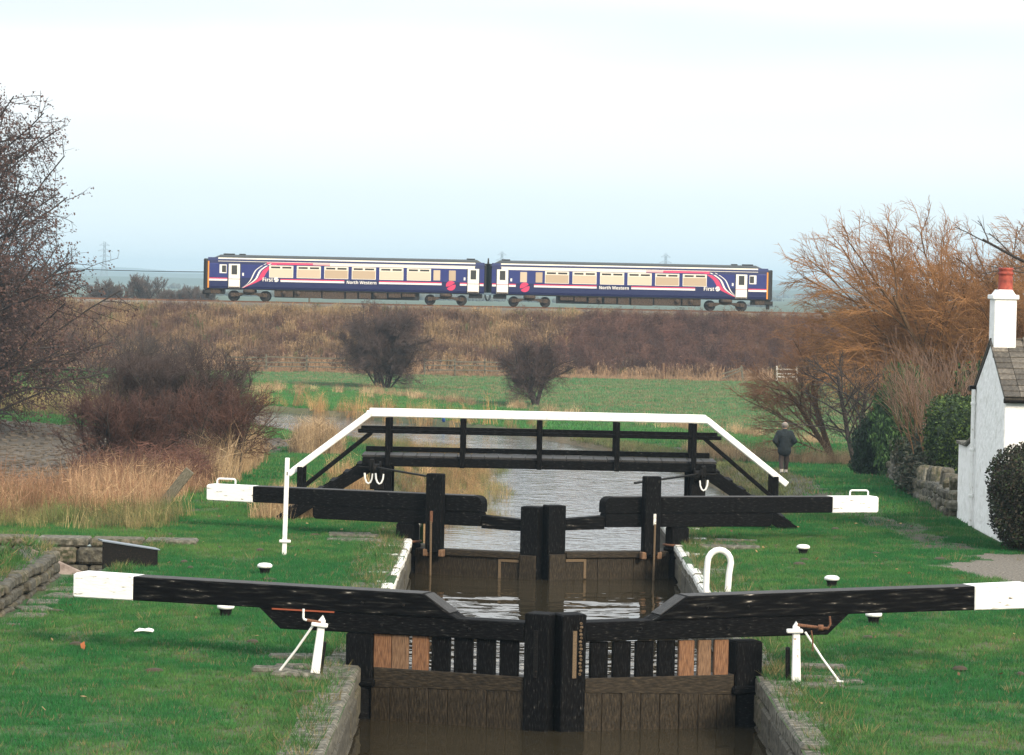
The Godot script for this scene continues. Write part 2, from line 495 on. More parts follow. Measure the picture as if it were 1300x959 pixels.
func build_ground() -> void:
	var xs := lines([[-300, 40], [-60, 4], [-28, 1], [-14, 0.45], [-9.6, 0.45], [-6.3, 0.458], [WALL_L, 4.67], [WALL_R, 0.45], [13.3, 0.9], [28, 4], [60, 40], [300, 0]])
	var ds := lines([[12, 4], [28, 0.45], [49.6, 0.45], [55.6, 0.4], [66.0, 0.6], [100, 0.9], [190, 2.4], [250, 5], [300, 0]])
	# extra lines across the low canal, which lies inside the single step between the lock walls
	var more := PackedFloat32Array()
	for x in xs:
		more.append(x)
		if absf(x - WALL_L) < 0.01:
			for k in range(1, 8):
				more.append(lerpf(WALL_L, WALL_R, k / 8.0))
	xs = more
	var nx := xs.size()
	var nd := ds.size()
	var pos := PackedVector3Array()
	pos.resize(nx * nd)
	for j in nd:
		for i in nx:
			pos[j * nx + i] = Vector3(xs[i], ground_y(xs[i], ds[j]), -ds[j])
	var nor := PackedVector3Array()
	nor.resize(nx * nd)
	for j in nd:
		for i in nx:
			var a := pos[j * nx + mini(i + 1, nx - 1)] - pos[j * nx + maxi(i - 1, 0)]
			var b := pos[maxi(j - 1, 0) * nx + i] - pos[mini(j + 1, nd - 1) * nx + i]
			nor[j * nx + i] = b.cross(a).normalized() * (1.0 if b.cross(a).y > 0 else -1.0)
	var bufs := []
	for k in 5:
		bufs.append(Mb.new())
	for j in nd - 1:
		for i in nx - 1:
			var mx := (xs[i] + xs[i + 1]) / 2.0
			var md := (ds[j] + ds[j + 1]) / 2.0
			if mx > WALL_L and mx < WALL_R and md < 66.0:
				continue
			if mx > -9.6 and mx < -6.3 and md > 49.6 and md < 55.6:
				continue                                  # the spillway's pit
			var z := zone(mx, md)
			var q: Mb = bufs[z]
			var b := q.v.size()
			for e in [[0, 0], [1, 0], [1, 1], [0, 1]]:
				var at: int = (j + e[1]) * nx + i + e[0]
				var p := pos[at]
				q.v.append(p)
				q.n.append(nor[at])
				q.c.append(ground_color(p.x, -p.z, z))
				q.t.append(Vector2(p.x, p.z))
			q.ix.append(b); q.ix.append(b + 2); q.ix.append(b + 1)
			q.ix.append(b); q.ix.append(b + 3); q.ix.append(b + 2)
	var names := ["grass_ground", "towpath", "gravel_track", "ploughed_field", "crop_field"]
	for k in 5:
		struct(obj(names[k], bufs[k], M.gravel if k == 2 else M.ground))
	# clods in the ploughed field, in furrows
	var clod := Mb.new()
	clod.box(Vector3(0, 0.02, 0), Vector3(0.24, 0.09, 0.17), 0.03, Basis(Vector3(0.2, 1, 0.1).normalized(), 0.5))
	var tfs := []
	var cols := PackedColorArray()
	for row in 110:
		for k in 90:
			var along := k * 0.55 + rng.randf() * 0.5
			var x := -9.5 - along
			var d := 70.0 + row * 0.9 + along * 0.4 + rng.randf_range(-0.25, 0.25)
			if zone(x, d) != 3:
				continue
			tfs.append(Transform3D(Basis(Vector3.UP, rng.randf() * TAU).scaled(Vector3.ONE * rng.randf_range(0.5, 1.35)), Vector3(x, ground_y(x, d), -d)))
			var g := rng.randf_range(0.75, 1.2)
			cols.append(Color(0.085 * g, 0.068 * g, 0.05 * g))
	scatter("soil_clods", clod.mesh(), M.twig, tfs, cols)
	# the plain beyond the railway and the hills at its end
	var far := Mb.new()
	far.poly([Vector3(-3500, -2.5, -298), Vector3(3500, -2.5, -298), Vector3(3500, -2.5, -7400), Vector3(-3500, -2.5, -7400)], Vector3.UP)
	for k in far.v.size():
		far.c.append(Color(0.07, 0.10, 0.05))
	struct(obj("far_plain", far, M.ground))
	for ridge in [[3000.0, 8.0, 3], [4600.0, 19.0, 4], [6600.0, 42.0, 5]]:
		var h := Mb.new()
		var m := 160
		var f := noise(50 + ridge[2], 0.0011 * 3000.0 / ridge[0], 4)
		for i in m + 1:
			var x: float = lerpf(-0.45, 0.45, float(i) / m) * ridge[0]
			var top: float = ridge[1] * (0.55 + 0.55 * f.get_noise_1d(x) + 0.07 * f.get_noise_1d(x * 14.0))
			for e in [[0.0, -3.0], [60.0, top * 0.6], [160.0, top], [600.0, top * 0.8]]:
				h.v.append(Vector3(x, maxf(e[1], -3.0), -ridge[0] - e[0]))
				h.n.append(Vector3(0, 0.94, 0.34))
				h.c.append(Color(0.05, 0.075, 0.04))
				h.t.append(Vector2(x, e[0]))
			if i < m:
				for k in 3:
					var b := i * 4 + k
					h.ix.append(b); h.ix.append(b + 1); h.ix.append(b + 4)
					h.ix.append(b + 4); h.ix.append(b + 1); h.ix.append(b + 5)
		struct(obj("hills", h, M.ground))


func ripple_sheet(called: String, d0: Callable, d1: Callable, y: float, nx: int, nd: int, amp: float, m: Material) -> void:
	var b := Mb.new()
	var f := noise(60, 1.0, 3)
	var g := noise(61, 0.5, 2)
	for j in nd + 1:
		for i in nx + 1:
			var x := lerpf(WALL_L, WALL_R, float(i) / nx)
			var d: float = lerpf(d0.call(x), d1.call(x), float(j) / nd)
			var e := 0.05
			var h := func(px: float, pd: float) -> float: return amp * (f.get_noise_2d(px * 0.8, pd * 1.3) + 0.7 * g.get_noise_2d(px * 1.0 + 7.0, pd * 1.7))
			var hy: float = h.call(x, d)
			b.v.append(Vector3(x, y + hy, -d))
			b.n.append(Vector3(-(h.call(x + e, d) - hy) / e, 1.0, (h.call(x, d + e) - hy) / e).normalized())
			b.t.append(Vector2(x, d))
			if i < nx and j < nd:
				var q := j * (nx + 1) + i
				b.ix.append(q); b.ix.append(q + nx + 1); b.ix.append(q + 1)
				b.ix.append(q + 1); b.ix.append(q + nx + 1); b.ix.append(q + nx + 2)
	struct(obj(called, b, m))


func build_water() -> void:
	var vee := func(x: float, d: float) -> float: return d - (1.0 - absf(x - 0.6) / 2.35) * 0.8 + 0.05
	ripple_sheet("lock_chamber_water", func(x): return vee.call(x, D_NEAR), func(x): return vee.call(x, D_FAR), WATER_HIGH, 70, 240, 0.0075, M.chamber_water)
	ripple_sheet("upper_pound_water", func(_x): return 12.0, func(x): return vee.call(x, D_NEAR), WATER_HIGH, 50, 150, 0.0075, M.chamber_water)
	# the lower canal: a fine wavy sheet under the banks
	var b := Mb.new()
	var pts := PackedVector2Array([Vector2(WALL_L, 57.4), Vector2(WALL_R, 57.4), Vector2(WALL_R, 66)])
	var m := canal.size()
	var grown: Array = Geometry2D.offset_polygon(canal, 1.2)
	pts = grown[0]
	var f := noise(62, 0.55, 3)
	var step := 0.3
	# grid over the near reach (to d 190), the far bend as the outline's triangles
	var xs := lines([[-62, 6], [-32, 1.6], [-18, 0.8], [-9, 0.4], [9.2, 0]])
	var ds := lines([[57.6, 0.45], [130, 0.6], [196, 0]])
	var nx := xs.size()
	for j in ds.size():
		for i in nx:
			var h := f.get_noise_2d(xs[i], ds[j]) * 0.012
			b.v.append(Vector3(xs[i], WATER_LOW + h, -ds[j]))
			var e := 0.1
			b.n.append(Vector3(-(f.get_noise_2d(xs[i] + e, ds[j]) * 0.012 - h) / e, 1, (f.get_noise_2d(xs[i], ds[j] + e) * 0.012 - h) / e).normalized())
			b.t.append(Vector2(xs[i], ds[j]))
	for j in ds.size() - 1:
		for i in nx - 1:
			var p := Vector2((xs[i] + xs[i + 1]) / 2.0, (ds[j] + ds[j + 1]) / 2.0)
			if p.y < 66.0 and (p.x < WALL_L - 0.1 or p.x > WALL_R + 0.1):
				continue
			if p.y >= 66.0 and not Geometry2D.is_point_in_polygon(p, pts):
				continue
			var q := j * nx + i
			b.ix.append(q); b.ix.append(q + nx); b.ix.append(q + 1)
			b.ix.append(q + 1); b.ix.append(q + nx); b.ix.append(q + nx + 1)
	struct(obj("canal_water", b, M.canal_water))


# ---------------------------------------------------------------- the lock
func build_lock_walls() -> void:
	for side in [-1, 1]:
		var face := WALL_L if side < 0 else WALL_R
		var t := thing("lock_wall", ["stone wall on the left of the lock chamber with white-edged coping stones", "stone wall on the right of the lock chamber with white-edged coping stones"][0 if side < 0 else 1], "lock wall", Vector3(face, 0, -40))
		var core := Mb.new()
		core.box(Vector3(side * 0.62, -2.06, 14.0 - 13.0), Vector3(1.1, 3.9, 56.0), 0.01)
		obj("wall_core", core, M.stone_dark, t)
		var stones := []
		for k in 4:
			var s := Mb.new()
			s.box(Vector3.ZERO, Vector3(0.16, 0.36, 1.16), 0.03)
			for q in s.v.size():
				s.v[q] += Vector3(0, 1, 0) * noise(70 + k, 1.5).get_noise_3dv(s.v[q]) * 0.03
			stones.append(s.mesh())
		for row in 3:
			for k in 28:
				var d := 26.0 + k * 1.19 + (row % 2) * 0.55
				if d > 57.3:
					continue
				var o := put("wall_stone", stones[(k + row) % 4], M.stone_dark if (k * 7 + row * 3) % 5 else M.stone_moss, t)
				o.position = Vector3(side * 0.06 + (0.006 * ((k + row) % 3)) * side, -0.37 - row * 0.38, 40.0 - d)
		var x0 := 15.0
		while x0 < 66.0:
			var len_ := rng.randf_range(1.0, 1.5)
			var w := rng.randf_range(0.3, 0.5) if x0 < 44.0 else rng.randf_range(0.45, 0.75)
			var s := Mb.new()
			var hgt := rng.randf_range(-0.035, 0.01) + (0.02 if x0 < 44.0 else 0.0)
			s.box(Vector3(side * w / 2.0, -0.09 + hgt, 40.0 - x0 - len_ / 2.0), Vector3(w, 0.22, len_ - 0.05), 0.035, Basis(Vector3.UP, rng.randf_range(-0.02, 0.02)))
			var o := obj("coping_stone", s, M.stone, t)
			if x0 > 44.0 and x0 < 64.0:
				var e := Mb.new()
				var ww := rng.randf_range(0.12, 0.2)
				e.box(Vector3(side * (ww / 2.0 - 0.012), -0.035 + hgt, 40.0 - x0 - len_ / 2.0), Vector3(ww, 0.12, len_ - 0.16), 0.04, Basis(Vector3.UP, rng.randf_range(-0.02, 0.02)))
				obj("white_edge", e, M.edge_white, o)
				if rng.randf() < 0.75:
					var st := Mb.new()
					var lx := rng.randf_range(0.25, 0.55)
					st.box(Vector3(side * (ww + lx / 2.0), 0.012 + hgt, 40.0 - x0 - len_ * rng.randf_range(0.2, 0.7)), Vector3(lx, 0.035, 0.16), 0.012, Basis(Vector3.UP, rng.randf_range(-0.1, 0.1)))
					obj("white_edge", st, M.edge_white, o)
			x0 += len_
		# flat slabs round the heel post of each gate
		for g in [[D_NEAR, [[0.45, -1.0, 0.55, 0.42], [0.75, -0.55, 0.5, 0.35], [0.5, -0.25, 0.5, 0.3], [0.6, 0.75, 0.6, 0.35]]], [D_FAR, [[0.8, 0.2, 0.9, 0.4], [0.9, 0.75, 0.8, 0.35], [0.7, -0.6, 1.1, 0.5]]]]:
			for p in g[1]:
				var s := Mb.new()
				s.box(Vector3(side * p[0] + side * 0.25, -0.045 + rng.randf() * 0.03, 40.0 - g[0] - p[1]), Vector3(p[2], 0.14, p[3]), 0.03, Basis(Vector3.UP, rng.randf_range(-0.15, 0.15)))
				obj("stone_slab", s, M.stone, t)
			# an iron-capped hollow quoin block under the heel post
			var qn := Mb.new()
			qn.box(Vector3(side * 0.1 - side * 0.1, -1.06, 40.0 - g[0] - 0.25), Vector3(0.62, 1.9, 0.34), 0.03)
			obj("quoin_stone", qn, M.stone_dark, t)


func rounded_outline(x0: float, x1: float, y0: float, y1: float, r0: float, r1: float) -> Array:   # r0 rounds the lower left corner, r1 the upper right one
	var o := []
	for k in 5:
		var a := PI + PI / 2.0 * k / 4.0
		o.append(Vector2(x0 + r0 + cos(a) * r0, y0 + r0 + sin(a) * r0))
	o.append(Vector2(x1, y0))
	for k in 5:
		var a := PI / 2.0 * k / 4.0
		o.append(Vector2(x1 - r1 + cos(a) * r1, y1 - r1 + sin(a) * r1))
	o.append(Vector2(x0, y1))
	return o


# one leaf, modelled with its heel at the origin and x running to the mitre; the right-hand leaf is the same thing turned round
func mirrored(o: Array, s: float) -> Array:
	var out := []
	for p in o:
		out.append(Vector2(p.x * s, p.y))
	return out


func build_near_leaf(s: float) -> void:          # s 1: left leaf, -1: right leaf
	var left := s > 0
	var t := thing("lock_gate", "near left lock gate leaf, its black beam ending in a white tip" if left else "near right lock gate leaf, its chipped white beam tip at the right edge", "lock gate", Vector3(WALL_L - 0.03 if left else WALL_R - 0.07, 0, -D_NEAR), s * -MITRE if not left else -MITRE)
	t.rotation.y = -MITRE if left else MITRE
	var lift := 0.0 if left else 0.05
	var tilt := Transform3D(Basis(Vector3.BACK, 0.0 if left else 0.016), Vector3(0, lift, 0))
	var xw := -2.88
	var beam := Mb.new()
	beam.prism(mirrored([Vector2(xw, 0.655), Vector2(1.28, 0.655), Vector2(1.2, 0.70), Vector2(0.86, 0.92), Vector2(xw, 0.94)], s), -0.17, 0.17, 0.012, tilt)
	obj("balance_beam", beam, M.black_worn, t)
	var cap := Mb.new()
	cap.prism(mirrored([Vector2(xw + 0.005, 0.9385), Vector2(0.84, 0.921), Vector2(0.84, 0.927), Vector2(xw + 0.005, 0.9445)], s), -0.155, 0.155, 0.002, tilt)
	obj("weathered_top", cap, M.beam_top, t)  # thin sheet carrying the weathered tone and a painted sky reflection
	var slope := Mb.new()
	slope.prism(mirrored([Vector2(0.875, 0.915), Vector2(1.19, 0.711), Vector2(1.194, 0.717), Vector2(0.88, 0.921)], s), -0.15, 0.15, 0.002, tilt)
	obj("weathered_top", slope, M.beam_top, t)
	var tip := Mb.new()
	tip.prism(mirrored([Vector2(-3.68, 0.675), Vector2(-3.66, 0.655), Vector2(xw - 0.002, 0.652), Vector2(xw - 0.002, 0.945), Vector2(-3.64, 0.955), Vector2(-3.68, 0.93)], s), -0.173, 0.173, 0.012, tilt)
	var wt := obj("white_tip", tip, M.white, t)
	var lower := Mb.new()
	lower.prism(mirrored([Vector2(-0.95, 0.415), Vector2(2.12, 0.43), Vector2(2.12, 0.652), Vector2(-1.22, 0.652)], s), -0.155, 0.155, 0.012, tilt)
	obj("top_rail", lower, M.black, t)
	var red := Mb.new()
	red.prism(mirrored([Vector2(-1.05, 0.642), Vector2(-0.25, 0.642), Vector2(-0.25, 0.66), Vector2(-1.05, 0.66)], s), 0.172, 0.178, 0.001, tilt)
	if left:
		obj("rusty_strip", red, M.red_rust, t)
	var heel := Mb.new()
	heel.box(Vector3(s * 0.06, 0.1, 0), Vector3(0.34, 0.63, 0.3), 0.02)
	heel.box(Vector3(s * 0.06, -0.16, 0), Vector3(0.42, 0.1, 0.38), 0.02)
	heel.lathe(Vector3(s * 0.02, -2.6, 0), [[0.0, 0.0], [0.19, 0.0], [0.19, 2.4], [0.0, 2.4]], 14)
	obj("heel_post", heel, M.black, t)
	var mitre := Mb.new()
	mitre.prism([Vector2(s * 2.125, -2.6), Vector2(s * 2.425, -2.6), Vector2(s * 2.425, 0.745), Vector2(s * 2.41, 0.76), Vector2(s * 2.14, 0.765), Vector2(s * 2.125, 0.75)], -0.16, 0.17, 0.012, Transform3D.IDENTITY, Vector3.UP)
	obj("mitre_post", mitre, M.black, t)
	var bx: float = s * 1.18
	var rail := Mb.new()
	rail.prism(mirrored([Vector2(0.24, -0.22), Vector2(2.12, -0.16), Vector2(2.12, 0.015), Vector2(0.24, 0.025)], s), -0.13, 0.13, 0.012)
	obj("middle_rail", rail, M.wet_wood, t)
	var moss := Mb.new()
	moss.box(Vector3(bx, -2.5, 0), Vector3(1.9, 0.3, 0.26), 0.02)
	obj("bottom_rail", moss, M.wet_wood, t)
	# upright slats between the rails, the ones next to the heel of new brown wood
	var slats := [[0.23, 0.455, 1], [0.462, 0.665, 2], [0.715, 0.915, 1], [0.955, 1.185, 0], [1.235, 1.465, 0], [1.515, 1.745, 0], [1.80, 2.03, 0]] if left else [[0.31, 0.49, 1], [0.535, 0.70, 2], [0.745, 0.94, 1], [0.985, 1.20, 0], [1.255, 1.48, 0], [1.54, 1.765, 0], [1.825, 2.045, 0]]
	for w in slats:
		var p := Mb.new()
		p.box(Vector3(s * (w[0] + w[1]) / 2.0, 0.2, 0.07 + 0.008 * w[2]), Vector3(w[1] - w[0], 0.47, 0.06), 0.008, Basis.IDENTITY, Vector3.UP)
		obj("slat", p, [M.black, M.new_wood, M.new_wood_dark][w[2]], t)
	# close planking under the middle rail
	for k in 8:
		var p := Mb.new()
		p.box(Vector3(s * (0.33 + k * 0.2415), -1.245, 0.091 + 0.004 * (k % 3)), Vector3(0.237, 2.2, 0.06), 0.008)
		obj("plank", p, M.wet_wood, t)
	# bolt heads and a strap on the beam
	var bolts := Mb.new()
	for q in [[0.1, 0.78], [0.62, 0.78], [1.45, 0.54], [0.35, 0.53], [-0.6, 0.54]]:
		bolts.lathe(Vector3(s * q[0], q[1] + lift, 0.168), [[0.0, 0.02], [0.014, 0.016], [0.022, 0.0]], 8, Basis(Vector3.RIGHT, PI / 2.0))
	stuff(obj("bolt_heads", bolts, M.iron, t))
	var strap := Mb.new()
	strap.box(Vector3(s * 2.27, 0.3, 0.178), Vector3(0.05, 0.55, 0.01), 0.003)
	obj("iron_strap", strap, M.strap if not left else M.iron, t)
	if not left:
		var ch := Mb.new()
		for k in 15:
			ch.lathe(Vector3(s * 2.2 + 0.006 * sin(k * 2.1), 0.66 - k * 0.042, 0.185), [[0.012, -0.018], [0.02, 0.0], [0.012, 0.018], [0.004, 0.0], [0.012, -0.018]], 6, Basis(Vector3.UP, 1.5 * (k % 2)) * Basis(Vector3.RIGHT, 1.4))
		obj("chain", ch, M.strap, t)


func build_far_leaf(s: float) -> void:
	var left := s > 0
	var t := thing("lock_gate", "far left lock gate leaf, black beam with white hooped end over the left lawn" if left else "far right lock gate leaf, black beam with white hooped end over the right lawn", "lock gate", Vector3(-1.8 if left else 3.0, 0.0 if left else 0.03, -D_FAR), 0.0)
	t.rotation.y = -MITRE if left else MITRE
	var xw := -2.95
	var beam := Mb.new()
	beam.prism(mirrored(rounded_outline(xw, 1.44, 0.535, 0.82, 0.03, 0.13), s), -0.16, 0.16, 0.012)
	obj("balance_beam", beam, M.black, t)
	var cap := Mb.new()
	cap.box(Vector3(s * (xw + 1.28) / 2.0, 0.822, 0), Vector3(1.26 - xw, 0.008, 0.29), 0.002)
	obj("weathered_top", cap, M.beam_top, t)  # same paler sheet: wear and sky reflection in its colour
	var tip := Mb.new()
	tip.prism(mirrored([Vector2(-3.86, 0.56), Vector2(-3.83, 0.535), Vector2(xw - 0.002, 0.532), Vector2(xw - 0.002, 0.824), Vector2(-3.83, 0.826), Vector2(-3.86, 0.80)], s), -0.163, 0.163, 0.012)
	obj("white_tip", tip, M.white, t)
	var hoop := Mb.new()
	var pts := PackedVector3Array()
	for q in [[-3.72, 0.8], [-3.72, 0.9], [-3.70, 0.925], [-3.67, 0.93], [-3.40, 0.93], [-3.37, 0.92], [-3.36, 0.9], [-3.36, 0.8]]:
		pts.append(Vector3(s * q[0], q[1], 0))
	hoop.strand(pts, 0.016, 0.016, 8, true)
	obj("handle_hoop", hoop, M.white_clean, t)
	var pack := Mb.new()
	pack.prism(mirrored(rounded_outline(-1.78, 1.425, 0.29, 0.532, 0.08, 0.04), s), -0.15, 0.15, 0.012)
	obj("packing_beam", pack, M.black, t)
	var rail := Mb.new()
	rail.prism(mirrored([Vector2(1.428, 0.255), Vector2(2.16, 0.235), Vector2(2.16, 0.43), Vector2(2.05, 0.445), Vector2(1.428, 0.485)], s), -0.12, 0.12, 0.01)
	obj("top_rail", rail, M.black_worn, t)
	var heel := Mb.new()
	heel.box(Vector3(0, 0.06, 0), Vector3(0.35, 0.45, 0.3), 0.03)
	heel.lathe(Vector3(0, -0.19, 0), [[0.0, 0.0], [0.24, 0.0], [0.24, 0.1], [0.2, 0.12], [0.0, 0.12]], 16)
	heel.lathe(Vector3(0, -3.2, 0), [[0.0, 0.0], [0.19, 0.0], [0.19, 3.0], [0.0, 3.0]], 14)
	obj("heel_post", heel, M.black, t)
	var ring := Mb.new()
	ring.lathe(Vector3(0, -0.06, 0), [[0.22, 0.0], [0.255, 0.01], [0.255, 0.035], [0.22, 0.045]], 16)
	obj("iron_collar", ring, M.rust, t)
	var mitre := Mb.new()
	mitre.prism([Vector2(s * 2.17, -3.2), Vector2(s * 2.5, -3.2), Vector2(s * 2.5, 0.66), Vector2(s * 2.485, 0.675), Vector2(s * 2.185, 0.675), Vector2(s * 2.17, 0.66)], -0.15, 0.16, 0.012, Transform3D.IDENTITY, Vector3.UP)
	obj("mitre_post", mitre, M.black, t)
	var mb2 := Mb.new()
	mb2.box(Vector3(s * 2.33, -0.52, 0.19), Vector3(0.3, 0.68, 0.05), 0.01)
	obj("wet_post_foot", mb2, M.wet_wood, t)
	# planked skin
	for k in 9:
		var p := Mb.new()
		p.box(Vector3(s * (0.32 + k * 0.225), -1.66 - 0.006 * (k % 2), 0.11 + 0.005 * (k % 3)), Vector3(0.2235, 3.02, 0.07), 0.004, Basis.IDENTITY, Vector3.UP)
		obj("plank", p, M.wet_wood, t)
	var capr := Mb.new()
	capr.box(Vector3(s * 1.22, -0.195, 0.175), Vector3(1.88, 0.11, 0.05), 0.012)
	obj("cap_board", capr, M.wet_wood, t)
	var rail2 := Mb.new()
	rail2.box(Vector3(s * 1.16, -0.22, 0.0), Vector3(2.0, 0.16, 0.2), 0.01)
	rail2.box(Vector3(s * 1.16, -2.4, 0.0), Vector3(2.0, 0.2, 0.2), 0.01)
	obj("cross_rail", rail2, M.wet_wood, t)
	var lb := Mb.new()
	lb.box(Vector3(s * 1.99, -0.29, 0.166), Vector3(0.34, 0.05, 0.012), 0.003)
	lb.box(Vector3(s * 1.80, -0.44, 0.162), Vector3(0.05, 0.34, 0.012), 0.003)
	obj("corner_bracket", lb, M.strap, t)
	# paddle post standing on the leaf with its rod down to the paddle
	var post := Mb.new()
	post.prism([Vector2(s * 0.46, -0.2), Vector2(s * 0.76, -0.2), Vector2(s * 0.76, 1.18), Vector2(s * 0.74, 1.2), Vector2(s * 0.48, 1.2), Vector2(s * 0.46, 1.18)], 0.165, 0.36, 0.015, Transform3D.IDENTITY, Vector3.UP)
	obj("paddle_post", post, M.black, t)
	for q in [0.44, 0.73]:
		var ft := Mb.new()
		ft.box(Vector3(s * (q + 0.03), -0.2, 0.3), Vector3(0.09, 0.13, 0.13), 0.012)
		obj("post_foot", ft, M.new_wood_dark, t)
	var rod := Mb.new()
	rod.strand(PackedVector3Array([Vector3(s * 0.58, 0.36, 0.385), Vector3(s * 0.585, -0.2, 0.385), Vector3(s * 0.59, -1.6, 0.385)]), 0.02, 0.02, 8, true)
	obj("paddle_rod", rod, M.strap, t)
	var plate := Mb.new()
	plate.box(Vector3(s * 0.58, 0.44, 0.37), Vector3(0.05, 0.2, 0.025), 0.005)
	obj("rod_plate", plate, M.rust if left else M.edge_white, t)


func build_winches() -> void:
	for s in [1.0, -1.0]:
		var t := thing("paddle_winch", "black paddle winch with pale hooks on the footbridge's left support" if s > 0 else "black paddle winch with pale hook on the footbridge's right support", "winch", Vector3(-2.52 if s > 0 else 3.56, 1.0, -61.74))
		var gx := Basis(Vector3.BACK, PI / 2.0)
		var g := Mb.new()
		g.lathe(Vector3(0, 0.02, 0), [[0.0, -0.08], [0.15, -0.08], [0.15, -0.05], [0.1, -0.04], [0.1, 0.05], [0.15, 0.06], [0.15, 0.08], [0.0, 0.08]], 16, gx)
		g.box(Vector3(0, -0.16, -0.08), Vector3(0.26, 0.42, 0.08), 0.01)
		g.box(Vector3(s * -0.1, 0.1, 0.02), Vector3(0.1, 0.22, 0.12), 0.02)
		obj("gear_drum", g, M.iron, t)
		var sh := Mb.new()
		sh.strand(PackedVector3Array([Vector3(s * -0.34, 0.05, -0.02), Vector3(0, 0.05, 0.04), Vector3(s * 0.7, 0.07, 2.0), Vector3(s * 1.35, 0.10, 4.02)]), 0.02, 0.02, 8, true)
		obj("shaft", sh, M.iron, t)
		for q in ([[-0.15, 0.0], [0.06, 0.06]] if s > 0 else [[-0.1, 0.03]]):
			var hk := Mb.new()
			var hp := PackedVector3Array()
			for k in 7:
				var a := PI * 1.02 * k / 6.0
				hp.append(Vector3(s * (q[0] + 0.075 * cos(a)), -0.06 - 0.19 * sin(a), 0.13 + q[1]))
			hk.strand(hp, 0.015, 0.02, 7, true)
			obj("hook", hk, M.white_iron, t)


func build_bridge() -> void:
	var t := thing("footbridge", "black timber footbridge with thick white handrails crossing behind the far lock gates", "footbridge", Vector3(0, 0, -62))
	for side in [0, 1]:
		var z := 0.0 if side == 0 else -1.25
		var main := Mb.new()
		main.box(Vector3(0.55, 1.15, z), Vector3(6.72, 0.165, 0.16), 0.012)
		obj("main_beam", main, M.black, t)
		var hr := Mb.new()
		hr.box(Vector3(0.5, 2.06, z), Vector3(6.5, 0.115, 0.1), 0.015)
		obj("handrail", hr, M.white_clean, t)
		var toe := Mb.new()
		toe.box(Vector3(0.53, 1.33 if side else 1.31, z + 0.03), Vector3(6.66, 0.1 if side else 0.06, 0.06), 0.01)
		if side:
			obj("toe_board", toe, M.black, t)
		var mid := Mb.new()
		mid.box(Vector3(0.55, 1.73 if side == 0 else 1.74, z + 0.06), Vector3(6.9, 0.075, 0.05), 0.01)
		obj("middle_rail", mid, M.black, t)
		for x in [-2.33, -0.91, 0.55, 2.02, 3.48]:
			var p := Mb.new()
			p.box(Vector3(x, 1.53, z + (0.11 if side == 0 else 0.11)), Vector3(0.1, 0.94, 0.05), 0.01)
			obj("post", p, M.black, t)
		for s in [-1.0, 1.0]:
			var cx := 0.53
			var top_x: float = cx + s * 3.22
			var bot_x: float = cx + s * 4.74
			# sloping white handrail and black lower rail down the steps
			var sl := Mb.new()
			var a := Vector3(top_x - s * 0.04, 2.08, z)
			var b := Vector3(bot_x, 0.87, z)
			sl.box((a + b) / 2.0, Vector3((b - a).length(), 0.115, 0.098), 0.015, Basis(Vector3.BACK, atan2((b - a).y, (b - a).x)))
			obj("sloping_handrail", sl, M.white_clean, t)
			a = Vector3(top_x - s * 0.05, 1.70, z + 0.05)
			b = Vector3(bot_x - s * 0.27, 0.62, z + 0.05)
			sl = Mb.new()
			sl.box((a + b) / 2.0, Vector3((b - a).length(), 0.075, 0.045), 0.01, Basis(Vector3.BACK, atan2((b - a).y, (b - a).x)))
			obj("sloping_rail", sl, M.black, t)
			var p := Mb.new()
			p.box(Vector3(bot_x - s * 0.22, 0.75, z + 0.11), Vector3(0.1, 0.55, 0.05), 0.01)
			obj("post", p, M.black, t)
			a = Vector3(top_x - s * 0.1, 1.12, z)
			b = Vector3(bot_x + s * 0.15, -0.02, z)
			sl = Mb.new()
			sl.box((a + b) / 2.0, Vector3((b - a).length(), 0.23, 0.1), 0.01, Basis(Vector3.BACK, atan2((b - a).y, (b - a).x)))
			obj("stair_stringer", sl, M.black, t)
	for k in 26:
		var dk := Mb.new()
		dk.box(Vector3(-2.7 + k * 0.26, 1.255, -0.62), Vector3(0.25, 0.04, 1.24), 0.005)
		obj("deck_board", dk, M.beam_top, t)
	for s in [-1.0, 1.0]:
		for k in 6:
			var f := (k + 0.6) / 6.4
			var st := Mb.new()
			st.box(Vector3(0.53 + s * lerpf(3.18, 4.8, f), lerpf(1.17, 0.1, f), -0.62), Vector3(0.26, 0.05, 1.14), 0.008)
			obj("step", st, M.black, t)
		for z in [0.02, -1.27]:
			var c := Mb.new()
			c.box(Vector3(0.57 + s * 2.98, 0.42, z), Vector3(0.33, 1.28, 0.14), 0.015)
			obj("support_post", c, M.black, t)


func bollard_proto() -> Node3D:
	var t := thing("mooring_bollard", "", "bollard")
	var n := Mb.new()
	n.lathe(Vector3.ZERO, [[0.0, -0.06], [0.11, -0.06], [0.078, 0.0], [0.072, 0.04], [0.08, 0.085], [0.098, 0.115]], 20)
	obj("neck", n, M.iron, t)
	var c := Mb.new()
	c.lathe(Vector3(0, 0.115, 0), [[0.09, -0.003], [0.108, 0.0], [0.117, 0.02], [0.114, 0.042], [0.085, 0.064], [0.04, 0.071], [0.0, 0.073]], 20)
	obj("cap", c, M.white_clean, t)
	return t


